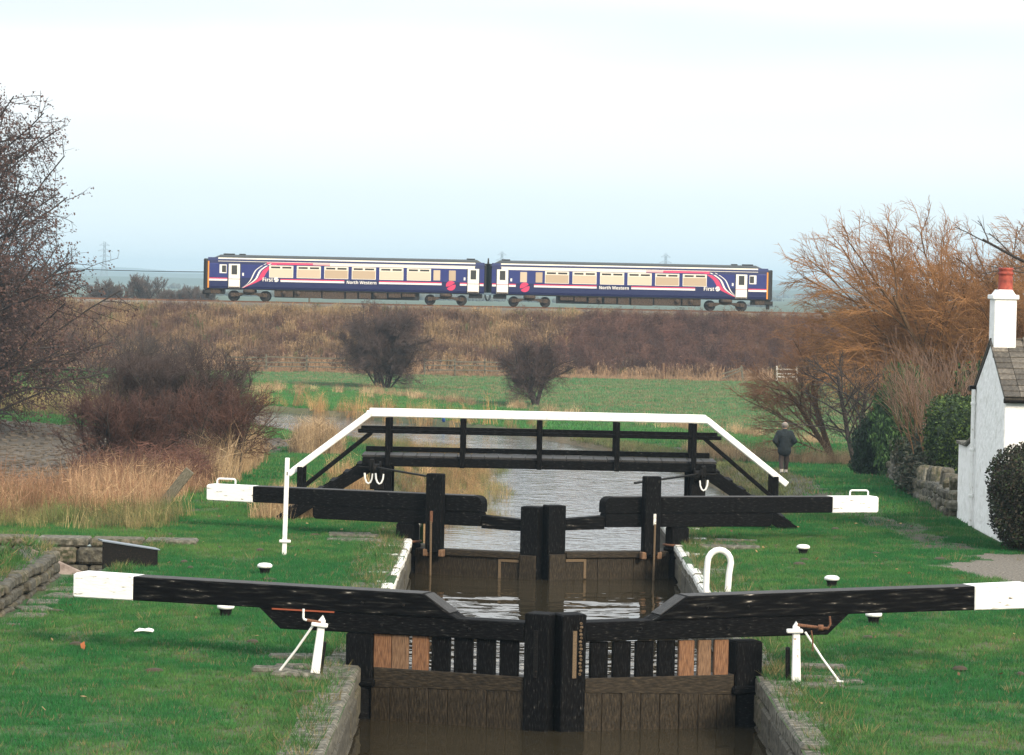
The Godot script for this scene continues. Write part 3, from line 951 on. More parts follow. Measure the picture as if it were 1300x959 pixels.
func build_lockside() -> void:
	var first := bollard_proto()
	var spots := [[-3.76, 50.4, "white-capped bollard on the left lawn behind the near black beam, right of the white tip"], [-3.79, 43.9, "white-capped bollard half hidden under the near left beam"], [5.08, 56.2, "white-capped bollard on the right lawn just below the far right beam"], [4.99, 50.2, "bollard of which only the white cap shows over the near right beam"], [5.04, 44.8, "white-capped bollard on the grass just in front of the near right beam"]]
	for i in spots.size():
		var o: Node3D = first
		if i:
			o = first.duplicate()
			o.name = numbered("mooring_bollard", self)
			add_child(o, true)
		o.position = Vector3(spots[i][0], ground_y(spots[i][0], spots[i][1]), -spots[i][1])
		o.rotation.y = i * 1.1
		tag(o, spots[i][2], "bollard", "mooring bollards round the lock")

	# slim white post with a cross piece low down
	var t := thing("white_post", "slim white post with a low cross piece in front of the far left beam", "post", Vector3(-3.72, 0, -54))
	var p := Mb.new()
	p.box(Vector3(0.02, 0.79, 0), Vector3(0.075, 1.66, 0.06), 0.008, Basis(Vector3.BACK, -0.015))
	obj("post", p, M.white_clean, t)
	var c := Mb.new()
	c.box(Vector3(0.02, 0.24, 0.04), Vector3(0.19, 0.05, 0.05), 0.012)
	obj("cross_piece", c, M.white_clean, t)
	var sl := Mb.new()
	sl.box(Vector3(0.035, 1.36, 0.031), Vector3(0.018, 0.06, 0.004), 0.001, Basis(Vector3.BACK, -0.015))
	obj("slot", sl, M.iron, t)

	# ladder hoop
	t = thing("ladder_hoop", "tall white iron hoop standing at the chamber's right edge", "hoop", Vector3(3.14, 0, -48.8))
	p = Mb.new()
	var pts := PackedVector3Array([Vector3(-0.17, -0.1, 0), Vector3(-0.165, 0.3, 0)])
	for k in 9:
		var a := PI - PI * k / 8.0
		pts.append(Vector3(0.02 + 0.175 * cos(a), 0.47 + 0.19 * sin(a), 0))
	pts.append(Vector3(0.17, 0.3, 0))
	pts.append(Vector3(0.15, -0.1, 0))
	p.strand(pts, 0.047, 0.047, 12, true)
	obj("hoop_bar", p, M.white_iron, t)

	# ground paddle gear beside each near heel post
	for s in [-1.0, 1.0]:
		var at := Vector3(-2.2, 0, -37.5) if s < 0 else Vector3(3.38, 0, -37.9)
		t = thing("paddle_stand", "leaning white paddle stand with stay and crank in front of the near left beam" if s < 0 else "upright white paddle stand with rusty spindle and chain in front of the near right beam", "paddle gear", at)
		p = Mb.new()
		var lean := Basis(Vector3.BACK, -0.11 if s < 0 else 0.02)
		p.prism([Vector2(-0.055, -0.05), Vector2(0.055, -0.05), Vector2(0.04, 0.66), Vector2(0.0, 0.72), Vector2(-0.04, 0.66)], -0.05, 0.03, 0.01, Transform3D(lean, Vector3.ZERO))
		obj("stand_post", p, M.white_iron, t)
		p = Mb.new()
		p.box(lean * Vector3(-0.02, 0.61, 0.02), Vector3(0.19, 0.045, 0.1), 0.012, lean)
		obj("cross_bar", p, M.white_iron, t)
		p = Mb.new()
		p.box(lean * Vector3(0.055 if s < 0 else -0.09, 0.18, -0.09), Vector3(0.05, 0.46, 0.1), 0.01, lean)
		obj("rack_guide", p, M.iron, t)
		p = Mb.new()
		var top := lean * Vector3(-0.09, 0.6, 0.02) if s < 0 else Vector3(0.09, 0.6, 0.02)
		var foot := Vector3(-0.42, 0.04, -0.15) if s < 0 else Vector3(0.5, 0.03, 0.0)
		p.strand(PackedVector3Array([top, top.lerp(foot, 0.5) + Vector3(0, -0.015, 0), foot]), 0.014, 0.014, 8, true)
		p.box(foot, Vector3(0.1, 0.02, 0.05), 0.006)
		obj("stay_rod", p, M.white_iron, t)
		p = Mb.new()
		if s < 0:
			p.strand(PackedVector3Array([Vector3(0.06, 0.63, 0.02), Vector3(-0.1, 0.66, 0.03)]), 0.022, 0.018, 8, true)
			obj("spindle", p, M.rust, t)
			p = Mb.new()
			p.strand(PackedVector3Array([Vector3(-0.1, 0.66, 0.05), Vector3(-0.13, 0.67, 0.05), Vector3(-0.14, 0.69, 0.05), Vector3(-0.14, 0.79, 0.05)]), 0.014, 0.014, 8, true)
			obj("crank", p, M.white_iron, t)
		else:
			p.strand(PackedVector3Array([Vector3(0.0, 0.68, 0.02), Vector3(0.36, 0.645, 0.02)]), 0.02, 0.016, 8, true)
			p.lathe(Vector3(0.27, 0.655, 0.02), [[0.0, -0.03], [0.035, -0.03], [0.035, 0.03], [0.0, 0.03]], 10, Basis(Vector3.BACK, PI / 2.0))
			obj("spindle", p, M.rust, t)
			p = Mb.new()
			p.strand(PackedVector3Array([Vector3(0.33, 0.65, 0.03), Vector3(0.36, 0.66, 0.03), Vector3(0.38, 0.7, 0.03), Vector3(0.37, 0.79, 0.03)]), 0.014, 0.012, 8, true)
			obj("crank", p, M.rust, t)
			p = Mb.new()
			var cp := PackedVector3Array()
			for k in 9:
				var f := k / 8.0
				cp.append(Vector3(0.16 + 0.02 * f, 0.62 - 0.24 * f, 0.03).lerp(Vector3(0.2, 0.5, 0.03), 0.3 * sin(f * PI)))
			p.strand(cp, 0.009, 0.009, 5, true)
			obj("chain", p, M.rust, t)

	# spillway at the left edge: wall, apron, coping slabs and black plate, in a pit
	t = thing("spillway_pit", "stone-lined spillway pit with a sloping concrete apron at the left edge of the lawn", "spillway", Vector3(-8, 0, -52.6))
	p = Mb.new()
	p.box(Vector3(0.05, -0.95, 0), Vector3(3.6, 0.1, 6.3), 0.01)
	obj("pit_floor", p, M.stone_dark, t)
	p = Mb.new()
	p.box(Vector3(0.05, -0.62, -3.2), Vector3(3.7, 1.1, 0.2), 0.01)
	p.box(Vector3(0.05, -0.62, 3.1), Vector3(3.7, 1.1, 0.2), 0.01)
	p.box(Vector3(1.78, -0.62, 0), Vector3(0.12, 1.1, 6.2), 0.01)
	p.box(Vector3(-1.72, -0.62, 0), Vector3(0.12, 1.1, 6.2), 0.01)
	obj("pit_lining", p, M.stone_dark, t)
	p = Mb.new()
	p.prism([Vector2(-0.62, 0.36), Vector2(0.6, -0.2), Vector2(0.6, -0.4), Vector2(-0.62, 0.14)], -0.35, 0.5, 0.02, Transform3D(Basis(Vector3.UP, 0.35), Vector3(1.1, 0.02, 2.0)))
	obj("concrete_apron", p, M.concrete, t)
	for row in 3:
		for k in 6:
			p = Mb.new()
			p.box(Vector3(-1.3 + k * 0.56 + (row % 2) * 0.2, -0.2 - row * 0.3, -2.95), Vector3(0.54, 0.28, 0.25), 0.04, Basis(Vector3.UP, rng.randf_range(-0.05, 0.05)))
			obj("lining_stone", p, M.stone_dark if (k + row) % 3 else M.stone_moss, t)
	for k in 5:
		p = Mb.new()
		p.box(Vector3(-1.45 + k * 0.92, 0.02, -3.25), Vector3(0.88, 0.14, 0.66), 0.03, Basis(Vector3.UP, rng.randf_range(-0.04, 0.04)))
		obj("coping_slab", p, M.stone_moss if k % 2 else M.stone, t)
	for k in 5:
		for row in 2:
			p = Mb.new()
			p.box(Vector3(1.66, -0.22 - row * 0.4, -2.4 + k * 1.1), Vector3(0.2, 0.38, 1.06), 0.04)
			obj("lining_stone", p, M.stone_dark, t)
			p = Mb.new()
			p.box(Vector3(-1.62, -0.15 - row * 0.4, -2.4 + k * 1.1), Vector3(0.2, 0.38, 1.06), 0.04)
			obj("lining_stone", p, M.stone_moss, t)
	t = thing("sluice_plate", "black steel box plate with a pale top edge standing in the spillway pit", "sluice box", Vector3(-5.95, 0, -51.3), 0.32)
	p = Mb.new()
	p.prism([Vector2(-0.44, -0.4), Vector2(0.42, -0.2), Vector2(0.42, 0.26), Vector2(-0.44, 0.40)], -0.02, 0.02, 0.004)
	p.prism([Vector2(0.40, -0.25), Vector2(0.44, -0.25), Vector2(0.44, 0.26), Vector2(0.40, 0.26)], -0.5, 0.02, 0.004)
	obj("plate", p, M.iron, t)
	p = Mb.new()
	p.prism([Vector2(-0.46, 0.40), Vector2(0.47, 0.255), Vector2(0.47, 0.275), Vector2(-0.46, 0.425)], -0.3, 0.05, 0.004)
	var lip := mat(lin(0.22, 0.26, 0.31), 0.35, 0.6)  # pale blue of sky light on the edge, put into the colour
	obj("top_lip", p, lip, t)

	t = thing("retaining_wall", "low mossy stone retaining wall along the left edge of the lawn", "wall", Vector3(-6.9, 0, -46))
	for row in 3:
		for k in 13:
			p = Mb.new()
			var w := rng.randf_range(0.36, 0.62)
			p.box(Vector3(rng.randf_range(-0.04, 0.04), -0.02 + row * 0.17, 3.6 - k * 0.55), Vector3(0.3, rng.randf_range(0.13, 0.17), w), 0.03, Basis(Vector3.UP, rng.randf_range(-0.15, 0.15)) * Basis(Vector3.BACK, rng.randf_range(-0.08, 0.08)))
			obj("stone", p, [M.stone_moss, M.stone_dark, M.stone_dark][rng.randi() % 3], t)
	for k in 7:
		p = Mb.new()
		p.box(Vector3(0.42 + rng.randf() * 0.15, -0.025, 3.4 - k * 0.95), Vector3(0.45, 0.09, 0.6), 0.03, Basis(Vector3.UP, rng.randf_range(-0.4, 0.4)))
		obj("fallen_slab", p, M.stone, t)

	# a leaning timber offcut, litter and a leaf
	p = Mb.new()
	p.box(Vector3(0.02, 0.32, 0), Vector3(0.2, 1.0, 0.1), 0.012, Basis(Vector3.BACK, -0.66), Vector3(0.6, 0.8, 0))
	t = obj("leaning_timber", p, M.grey_wood)
	t.position = Vector3(-6.75, ground_y(-6.75, 65.5), -65.5)
	tag(t, "weathered grey timber post leaning out of the dry grass at the left", "post")
	p = Mb.new()
	p.prism([Vector2(-0.12, 0.0), Vector2(0.0, 0.012), Vector2(0.12, 0.0), Vector2(0.11, 0.02), Vector2(0.05, 0.035), Vector2(0.0, 0.022), Vector2(-0.07, 0.03)], -0.1, 0.1, 0.004)
	t = obj("scrap_of_paper", p, M.white_clean)
	t.position = Vector3(-4.62, ground_y(-4.62, 41.5) + 0.045, -41.5)
	tag(t, "crumpled white scrap lying on the left lawn in front of the near beam", "litter")
	p = Mb.new()
	p.leaf(Vector3(0, 0.07, 0), Vector3(0.02, 0.045, 0), Vector3(0.03, -0.012, 0.01))
	p.leaf(Vector3(0.012, 0.05, 0.015), Vector3(0.015, -0.03, 0.02), Vector3(0.025, 0.02, 0.01))
	t = obj("fallen_leaf", p, mat(lin(0.45, 0.14, 0.05), 0.8))
	t.position = Vector3(-5.15, ground_y(-5.15, 39.6), -39.6)
	tag(t, "small orange leaf on the grass at the lower left", "leaf")
	var blue := mat(lin(0.03, 0.12, 0.45), 0.5)
	p = Mb.new()
	p.lathe(Vector3(0, 0.1, 0), [[0.0, -0.16], [0.08, -0.16], [0.085, 0.05], [0.03, 0.12], [0.03, 0.16], [0.0, 0.16]], 10, Basis(Vector3.RIGHT, 0.7))
	t = obj("blue_can", p, blue)
	t.position = Vector3(-3.4, WATER_LOW + 0.35, -164.4)
	tag(t, "scrap of blue litter among the reeds on the far bank", "litter")


# ---------------------------------------------------------------- bare trees and bushes
# cfg: kids [per level], len [per level], rad [per level], spread, wob, up (pull upwards per level), bias (a pull as of the wind), sides
func grow(bufs: Array, p: Vector3, dir: Vector3, lvl: int, scale_: float, cfg: Dictionary, ends: PackedVector3Array) -> void:
	var levels: int = cfg.len.size()
	var b: Mb = bufs[mini(lvl, bufs.size() - 1)]
	var len_: float = cfg.len[lvl] * scale_ * (rng.randf_range(0.7, 1.25) if lvl else rng.randf_range(0.88, 1.1))
	var segs: int = 5 if lvl == 0 else (4 if lvl < levels - 1 else 3)
	var pts := PackedVector3Array([p])
	var dirs := [dir]
	var d := dir
	var q := p
	for i in segs:
		d = (d + Vector3(rng.randf_range(-1, 1), rng.randf_range(-1, 1), rng.randf_range(-1, 1)) * cfg.wob + Vector3.UP * cfg.up[lvl] + cfg.bias * (0.25 * lvl)).normalized()
		q += d * (len_ / segs)
		pts.append(q)
		dirs.append(d)
	var r0: float = cfg.rad[lvl] * (1.0 if lvl == levels - 1 else lerpf(0.8, 1.1, rng.randf()))
	var r1: float = r0 * (0.55 if lvl < levels - 1 else 0.35)
	b.strand(pts, r0, r1, 7 if lvl == 0 else (5 if r0 > 0.05 else 3))
	if lvl == levels - 1:
		ends.append(q)
		return
	var kids: int = cfg.kids[lvl]
	for k in kids:
		var f: float = lerpf(cfg.get("from", 0.25), 1.0, (k + rng.randf()) / kids)
		var at := f * segs
		var i := mini(int(at), segs - 1)
		var pos := pts[i].lerp(pts[i + 1], at - i)
		var dd: Vector3 = dirs[i + 1]
		var side := dd.cross(Vector3(rng.randf_range(-1, 1), rng.randf_range(-1, 1), rng.randf_range(-1, 1))).normalized()
		var ang: float = cfg.spread * rng.randf_range(0.6, 1.3)
		grow(bufs, pos, (dd * cos(ang) + side * sin(ang)).normalized(), lvl + 1, scale_ * lerpf(1.1, 0.65, f), cfg, ends)


func colored(b: Mb, col: Color, vary := 0.25) -> void:
	var f := noise(77, 0.9, 2)
	for p in b.v:
		var g := 1.0 + vary * 2.0 * f.get_noise_3dv(p)
		b.c.append(Color(col.r * g, col.g * g, col.b * g))


func tree(called: String, label: String, category: String, x: float, d: float, cfg: Dictionary, col: Color, bark: Material, group := "", y := INF) -> Node3D:
	var t := thing(called, label, category, Vector3(x, ground_y(x, d) if y == INF else y, -d), 0.0, group)
	rng.seed = hash(label) + int(cfg.get("seed", 0))
	var bufs := [Mb.new(), Mb.new(), Mb.new()]
	var ends := PackedVector3Array()
	for k in cfg.stems:
		var a: float = TAU * (k + rng.randf()) / cfg.stems
		var out: float = cfg.lean * rng.randf_range(0.3, 1.0)
		var off: Vector3 = Vector3(cos(a), 0, sin(a)) * cfg.foot * sqrt(rng.randf())
		grow(bufs, off, (Vector3(cos(a) * out, 1, sin(a) * out) + cfg.get("tilt", Vector3.ZERO)).normalized(), 0, 1.0, cfg, ends)
	obj("trunk", bufs[0], bark, t)
	if bufs[1].v.size():
		obj("branches", bufs[1], bark, t)
	colored(bufs[2], col)
	stuff(obj("twigs", bufs[2], M.twig, t))
	if cfg.has("cones"):
		var lb := Mb.new()
		for e in ends:
			if rng.randf() < cfg.cones:
				for k in rng.randi_range(1, 3):
					var p := e + Vector3(rng.randf_range(-1, 1), rng.randf_range(-1, 0.4), rng.randf_range(-1, 1)) * 0.14
					var a := Vector3(rng.randf_range(-1, 1), rng.randf_range(-1, 1), rng.randf_range(-1, 1)).normalized()
					var s: float = cfg.get("cone_size", 0.05) * rng.randf_range(0.6, 1.3)
					var w := a.cross(Vector3(0.3, 0.5, 0.8)).normalized()
					lb.leaf(p, a * s, w * s * 0.7)
		colored(lb, cfg.cone_col)
		stuff(obj(cfg.get("cone_name", "cones"), lb, M.twig, t))
	return t


func build_trees() -> void:
	# the alder at the left edge
	var alder := {"stems": 2, "lean": 0.1, "foot": 0.3, "kids": [38, 13, 8, 6], "len": [15.2, 5.6, 2.4, 1.05], "rad": [0.24, 0.06, 0.024, 0.011], "spread": 1.1, "wob": 0.13, "up": [0.12, -0.01, -0.01, -0.01], "bias": Vector3.ZERO, "from": 0.06, "cones": 1.0, "cone_col": Color(0.065, 0.032, 0.024), "cone_size": 0.06}
	tree("alder_tree", "tall bare dark alder with brown cones reaching in from the left edge", "tree", -23.9, 150, alder, Color(0.042, 0.024, 0.02), M.bark)
	alder.stems = 3
	alder.lean = 0.3
	alder.len = [7.5, 5.2, 2.2, 1.0]
	alder.kids = [24, 12, 8, 6]
	alder.up = [0.08, -0.03, -0.03, -0.02]
	tree("alder_tree", "smaller dark alder whose drooping branches hang over the ploughed field at the left", "tree", -23.2, 141, alder, Color(0.05, 0.028, 0.023), M.bark)
	# thicket between the ploughed field and the left path
	var thick := {"stems": 40, "lean": 0.5, "foot": 1.0, "kids": [10, 8, 5], "len": [2.9, 1.25, 0.7, 0.42], "rad": [0.026, 0.013, 0.008, 0.006], "spread": 0.75, "wob": 0.2, "up": [0.02, 0.04, 0.04, 0.02], "bias": Vector3(0.02, 0, 0)}
	tree("blackthorn_thicket", "big dark purplish bare thicket rising from the dry grass at the left", "bush", -9.5, 93, thick, Color(0.062, 0.042, 0.038), M.bark)
	thick.stems = 16
	thick.foot = 0.8
	thick.len = [1.6, 0.9, 0.6, 0.35]
	tree("blackthorn_thicket", "low reddish bare bush in front of the dark thicket, at the field's edge", "bush", -9.6, 80, thick, Color(0.075, 0.036, 0.028), M.bark)
	thick.stems = 10
	thick.len = [1.9, 1.1, 0.7, 0.4]
	tree("bramble_bush", "low tangled reddish bramble to the right of the dark thicket beside the green path", "bush", -7.8, 86, thick, Color(0.09, 0.042, 0.03), M.bark)
	thick.stems = 12
	thick.len = [3.6, 1.8, 1.0, 0.5]
	tree("hawthorn_bush", "greyish bare bush standing behind the ploughed field under the alders", "bush", -19.5, 158, thick, Color(0.065, 0.048, 0.042), M.bark)
	tree("hawthorn_bush", "thin grey bare bush between the alders and the dark thicket", "bush", -16.5, 150, thick, Color(0.06, 0.046, 0.042), M.bark)
	# the two bushes on the field in front of the embankment
	var round_bush := {"stems": 14, "from": 0.06, "lean": 0.56, "foot": 0.5, "kids": [9, 8, 6, 4], "len": [3.9, 2.1, 1.25, 0.75, 0.5], "rad": [0.06, 0.028, 0.016, 0.011, 0.009], "spread": 0.8, "wob": 0.2, "up": [0.0, 0.03, 0.04, 0.03, 0.02], "bias": Vector3.ZERO}
	tree("hawthorn_bush", "broad round dark bare bush before the embankment, left of the smaller one", "bush", -8.4, 214, round_bush, Color(0.085, 0.054, 0.046), M.bark)
	round_bush.stems = 3
	round_bush.lean = 0.34
	round_bush.foot = 0.1
	round_bush.kids = [15, 8, 6, 4]
	round_bush.len = [2.7, 2.1, 1.25, 0.7, 0.45]
	round_bush.rad = [0.13, 0.035, 0.016, 0.011, 0.009]
	tree("hawthorn_bush", "smaller dark bush with a visible trunk on the field edge below the second carriage", "bush", 1.35, 188, round_bush, Color(0.078, 0.048, 0.042), M.bark)
	# the windswept willow at the right
	var willow := {"stems": 8, "lean": 1.0, "foot": 0.5, "kids": [12, 9, 6, 4], "len": [6.6, 4.2, 2.4, 1.5, 1.0], "rad": [0.13, 0.045, 0.02, 0.011, 0.008], "spread": 0.62, "wob": 0.13, "up": [0.02, 0.0, -0.01, -0.02, -0.03], "bias": Vector3(-0.1, -0.01, 0.0), "from": 0.12}
	tree("willow_tree", "big windswept bare willow with orange-brown twigs behind the cottage", "tree", 17.1, 122, willow, Color(0.29, 0.14, 0.048), M.willow_bark)
	willow.stems = 4
	willow.len = [4.2, 2.9, 1.8, 1.1, 0.7]
	willow.kids = [9, 7, 5, 4]
	tree("willow_tree", "lower orange-brown willow spreading left over the hedge bank", "tree", 13.6, 132, willow, Color(0.19, 0.088, 0.038), M.willow_bark)
	willow.stems = 5
	willow.len = [6.6, 3.8, 2.2, 1.2, 0.8]
	tree("willow_tree", "orange-brown willow rising behind the chimney at the right edge", "tree", 20.2, 124, willow, Color(0.27, 0.13, 0.046), M.willow_bark)
	var thorn := {"stems": 2, "lean": 0.15, "foot": 0.1, "kids": [11, 8, 4], "len": [3.4, 2.2, 1.2, 0.7], "rad": [0.12, 0.035, 0.014, 0.009], "spread": 0.85, "wob": 0.16, "up": [0.04, -0.01, 0.0, 0.0], "bias": Vector3(-0.12, -0.01, 0), "tilt": Vector3(-0.1, 0, 0)}
	tree("thorn_tree", "small dark leaning thorn tree with sparse bare branches beside the walker's path", "tree", 12.2, 114, thorn, Color(0.045, 0.032, 0.025), M.bark)
	var ash := {"stems": 1, "lean": 0.05, "foot": 0.0, "kids": [8, 6, 4], "len": [7.2, 3.4, 1.6, 0.8], "rad": [0.17, 0.05, 0.02, 0.009], "spread": 0.75, "wob": 0.13, "up": [0.05, 0.03, 0.02, 0.02], "bias": Vector3(-0.12, 0.0, 0), "from": 0.4}
	tree("ash_tree", "bare dark tree mostly beyond the right edge, its thin branches reaching in over the chimney", "tree", 14.0, 77, ash, Color(0.05, 0.036, 0.028), M.bark)
	var pale := {"stems": 26, "lean": 0.35, "foot": 1.3, "kids": [6, 5], "len": [2.5, 1.3, 0.8], "rad": [0.02, 0.012, 0.008], "spread": 0.4, "wob": 0.12, "up": [0.05, 0.06, 0.04], "bias": Vector3(-0.02, 0, 0)}
	tree("dogwood_shrub", "pale pinkish bare shrub between the green conifer and the clipped hedge", "shrub", 12.6, 92, pale, Color(0.24, 0.15, 0.105), M.willow_bark)
	pale.stems = 22
	pale.len = [3.0, 1.6, 0.9]
	tree("dogwood_shrub", "taller brownish bare shrub rising behind the clipped hedge, left of the chimney", "shrub", 13.2, 99, pale, Color(0.19, 0.115, 0.08), M.willow_bark)
	# trees beyond the railway
	var fart := {"stems": 5, "lean": 0.5, "foot": 0.9, "kids": [13, 10, 6], "len": [6.2, 3.2, 1.9, 1.1], "rad": [0.16, 0.06, 0.035, 0.028], "spread": 0.6, "wob": 0.1, "up": [0.04, 0.06, 0.06, 0.04], "bias": Vector3.ZERO}
	for q in [[-56.5, 455, "rounded grey-brown bare tree beyond the railway, nearest the alder", 0.75], [-52.0, 462, "hazy bare tree beyond the railway, tallest of the clump left of the train", 0.85], [-48.0, 470, "low hazy bare tree beyond the railway, just left of the train", 0.65], [-44.2, 466, "hazy tree beyond the railway, touching the train's left end", 0.72], [-60.5, 480, "hazy bare tree beyond the railway partly behind the alder", 0.7]]:
		var k: float = q[3]
		fart.len = [6.2 * k, 3.2 * k, 1.9 * k, 1.1 * k]
		tree("bare_tree", q[2], "tree", q[0], q[1], fart, Color(0.09, 0.06, 0.045), M.bark, "", -2.5)
	for q in [[41, 430, "hazy bare bush beyond the railway just right of the train", 0.5], [48, 470, "hazy bare bush beyond the railway behind the willow's left twigs", 0.55], [57, 470, "hazy bare tree beyond the railway behind the willow", 0.7]]:
		var k: float = q[3]
		fart.len = [6.2 * k, 3.2 * k, 1.9 * k, 1.1 * k]
		tree("bare_tree", q[2], "tree", q[0], q[1], fart, Color(0.09, 0.07, 0.045), M.bark, "", -2.5)
	# woods on the plain, one mass
	var wood := Mb.new()
	var f := noise(80, 0.02, 3)
	for band in [[1300.0, 4.5], [2000.0, 6.5], [2800.0, 9.0]]:
		for k in 1500:
			var x: float = rng.randf_range(-0.27, 0.27) * band[0]
			var thick_ := f.get_noise_2d(x * 0.5, band[0])
			if thick_ < -0.1:
				continue
			var hgt: float = band[1] * rng.randf_range(0.35, 1.0) * clampf(0.5 + thick_, 0.3, 1.0)
			var p := Vector3(x, -2.6, -band[0] - rng.randf_range(0, 60))
			var w: float = hgt * rng.randf_range(0.35, 0.7)
			wood.lathe(p, [[w * 0.5, 0.0], [w * 0.9, hgt * 0.3], [w * 0.85, hgt * 0.6], [w * 0.5, hgt * 0.85], [0.0, hgt]], 6)
	colored(wood, Color(0.055, 0.055, 0.035))
	stuff(obj("distant_woods", wood, M.twig))


# ---------------------------------------------------------------- hedges and evergreens: a leafy skin on an uneven body
func leafy(called: String, label: String, category: String, at: Vector3, half: Vector3, power: float, cols: Array, count: int, leaf_size: float, rough: float, up_bias := 0.0) -> Node3D:
	var t := thing(called, label, category, at)
	var f := noise(int(abs(at.x * 31.0 + at.z * 7.0)), 0.9, 3)
	var shape := func(dir: Vector3) -> Vector3:
		var k := pow(pow(absf(dir.x), power) + pow(absf(dir.y), power) + pow(absf(dir.z), power), 1.0 / power)
		var p := dir / k
		return Vector3(p.x * half.x, p.y * half.y, p.z * half.z) * (1.0 + rough * f.get_noise_3dv(Vector3(p.x * half.x, p.y * half.y, p.z * half.z) * 1.6))
	var core := Mb.new()
	for j in 13:
		for i in 25:
			var a := PI * j / 12.0
			var b := TAU * i / 24.0
			var dir := Vector3(sin(a) * cos(b), cos(a), sin(a) * sin(b))
			core.v.append(shape.call(dir) * 0.86 + Vector3(0, half.y, 0))
			core.n.append(dir)
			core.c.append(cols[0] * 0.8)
			core.t.append(Vector2.ZERO)
			if j < 12 and i < 24:
				var q := j * 25 + i
				core.ix.append(q); core.ix.append(q + 25); core.ix.append(q + 1)
				core.ix.append(q + 1); core.ix.append(q + 25); core.ix.append(q + 26)
	obj("branches", core, M.twig, t)
	var lb := Mb.new()
	for k in count:
		var dir := Vector3(rng.randfn(), rng.randfn(), rng.randfn()).normalized()
		if dir.z < -0.55 and rng.randf() < 0.5:
			dir.z = -dir.z
		var p: Vector3 = shape.call(dir) * rng.randf_range(0.84, 1.04) + Vector3(0, half.y, 0)
		if p.y < 0.0:
			continue
		var a := (Vector3(rng.randfn(), rng.randfn() + up_bias * 3.0, rng.randfn())).normalized()
		var w := a.cross(Vector3(rng.randfn(), rng.randfn(), rng.randfn())).normalized()
		var s := leaf_size * rng.randf_range(0.6, 1.3)
		lb.leaf(p, a * s, w * s * (0.55 if up_bias < 0.2 else 0.25))
		var col: Color = cols[rng.randi() % cols.size()]
		var g := 1.0 + 0.5 * f.get_noise_3dv(p * 2.2)
		for e in 4:
			lb.c.append(Color(col.r * g, col.g * g, col.b * g))
	stuff(obj("foliage", lb, M.leafy, t))
	return t


func build_garden() -> void:
	var green := [Color(0.012, 0.028, 0.008), Color(0.022, 0.05, 0.012), Color(0.04, 0.075, 0.016)]
	leafy("conifer_tree", "bushy bright green conifer to the right of the small thorn tree", "conifer", Vector3(12.75, -1.9, -106), Vector3(0.95, 1.95, 0.95), 2.2, [Color(0.02, 0.05, 0.015), Color(0.03, 0.08, 0.02), Color(0.055, 0.12, 0.028)], 9000, 0.085, 0.5, 0.6)
	leafy("conifer_tree", "dark green lower conifer leaning against the bright one, beside the path", "conifer", Vector3(11.95, -1.95, -107), Vector3(0.75, 1.15, 0.8), 2.2, [Color(0.01, 0.025, 0.01), Color(0.015, 0.04, 0.012)], 6000, 0.08, 0.5, 0.6)
	leafy("clipped_hedge", "tall clipped dark green hedge with a yellow-green top behind the lean-to", "hedge", Vector3(11.75, -0.75, -84), Vector3(0.95, 1.3, 2.4), 5.0, [Color(0.018, 0.036, 0.012), Color(0.026, 0.055, 0.014), Color(0.075, 0.12, 0.02)], 15000, 0.05, 0.16)
	leafy("laurel_shrub", "grey-green loose shrub behind the far part of the dry stone wall", "shrub", Vector3(12.3, -1.2, -93), Vector3(1.25, 0.95, 1.6), 2.3, [Color(0.03, 0.042, 0.022), Color(0.05, 0.065, 0.035), Color(0.07, 0.065, 0.04)], 9000, 0.06, 0.55)
	leafy("laurel_shrub", "low grey-green shrub trailing over the middle of the dry stone wall", "shrub", Vector3(11.1, -0.85, -85), Vector3(0.85, 0.6, 2.6), 2.4, [Color(0.025, 0.035, 0.02), Color(0.045, 0.055, 0.03), Color(0.075, 0.065, 0.04)], 9000, 0.055, 0.5)
	leafy("privet_bush", "round clipped dark brownish bush covering the cottage's front corner", "hedge", Vector3(9.75, -0.06, -58.4), Vector3(1.15, 1.02, 0.95), 2.8, [Color(0.016, 0.02, 0.01), Color(0.026, 0.024, 0.014), Color(0.04, 0.03, 0.02), Color(0.028, 0.045, 0.014)], 26000, 0.03, 0.12)
	leafy("garden_hedge", "dark green hedge at the right edge below the willow", "hedge", Vector3(15.2, -0.4, -96), Vector3(2.2, 1.5, 1.2), 3.2, green, 9000, 0.07, 0.3)
	# the dry stone wall running back from the cottage
	var t := thing("dry_stone_wall", "rough dry stone wall running back from the cottage along the path", "wall", Vector3(9.0, 0, -66.4))
	var variants := []
	for k in 7:
		var s := Mb.new()
		s.box(Vector3.ZERO, Vector3(rng.randf_range(0.28, 0.4), rng.randf_range(0.15, 0.22), rng.randf_range(0.4, 0.62)), 0.05, Basis(Vector3(rng.randfn(), rng.randfn(), rng.randfn()).normalized(), 0.12))
		var f := noise(90 + k, 1.7)
		for i in s.v.size():
			s.v[i] += s.v[i].normalized() * f.get_noise_3dv(s.v[i]) * 0.07
		variants.append(s.mesh())
	var mats := [M.stone_moss, M.stone_dark, M.stone_moss, M.stone, M.stone_dark]
	for k in 72:
		var d := 66.6 + k * 0.52
		var x := 9.1 + (d - 66.4) * 0.082
		var y := ground_y(x - 0.3, d)
		for row in 4:
			if row == 3 and rng.randf() < 0.25:
				continue
			var o := put("stone", variants[rng.randi() % 7], mats[rng.randi() % 5], t)
			o.position = Vector3(x + rng.randf_range(-0.05, 0.05) + row * 0.015, y + 0.08 + row * 0.18, -d + (row % 2) * 0.25) - t.position
			o.rotation = Vector3(rng.randf_range(-0.1, 0.1), rng.randf_range(-0.3, 0.3) + (PI if rng.randf() < 0.5 else 0.0), rng.randf_range(-0.14, 0.14))
			if row == 3:
				o.rotation.x += 1.1


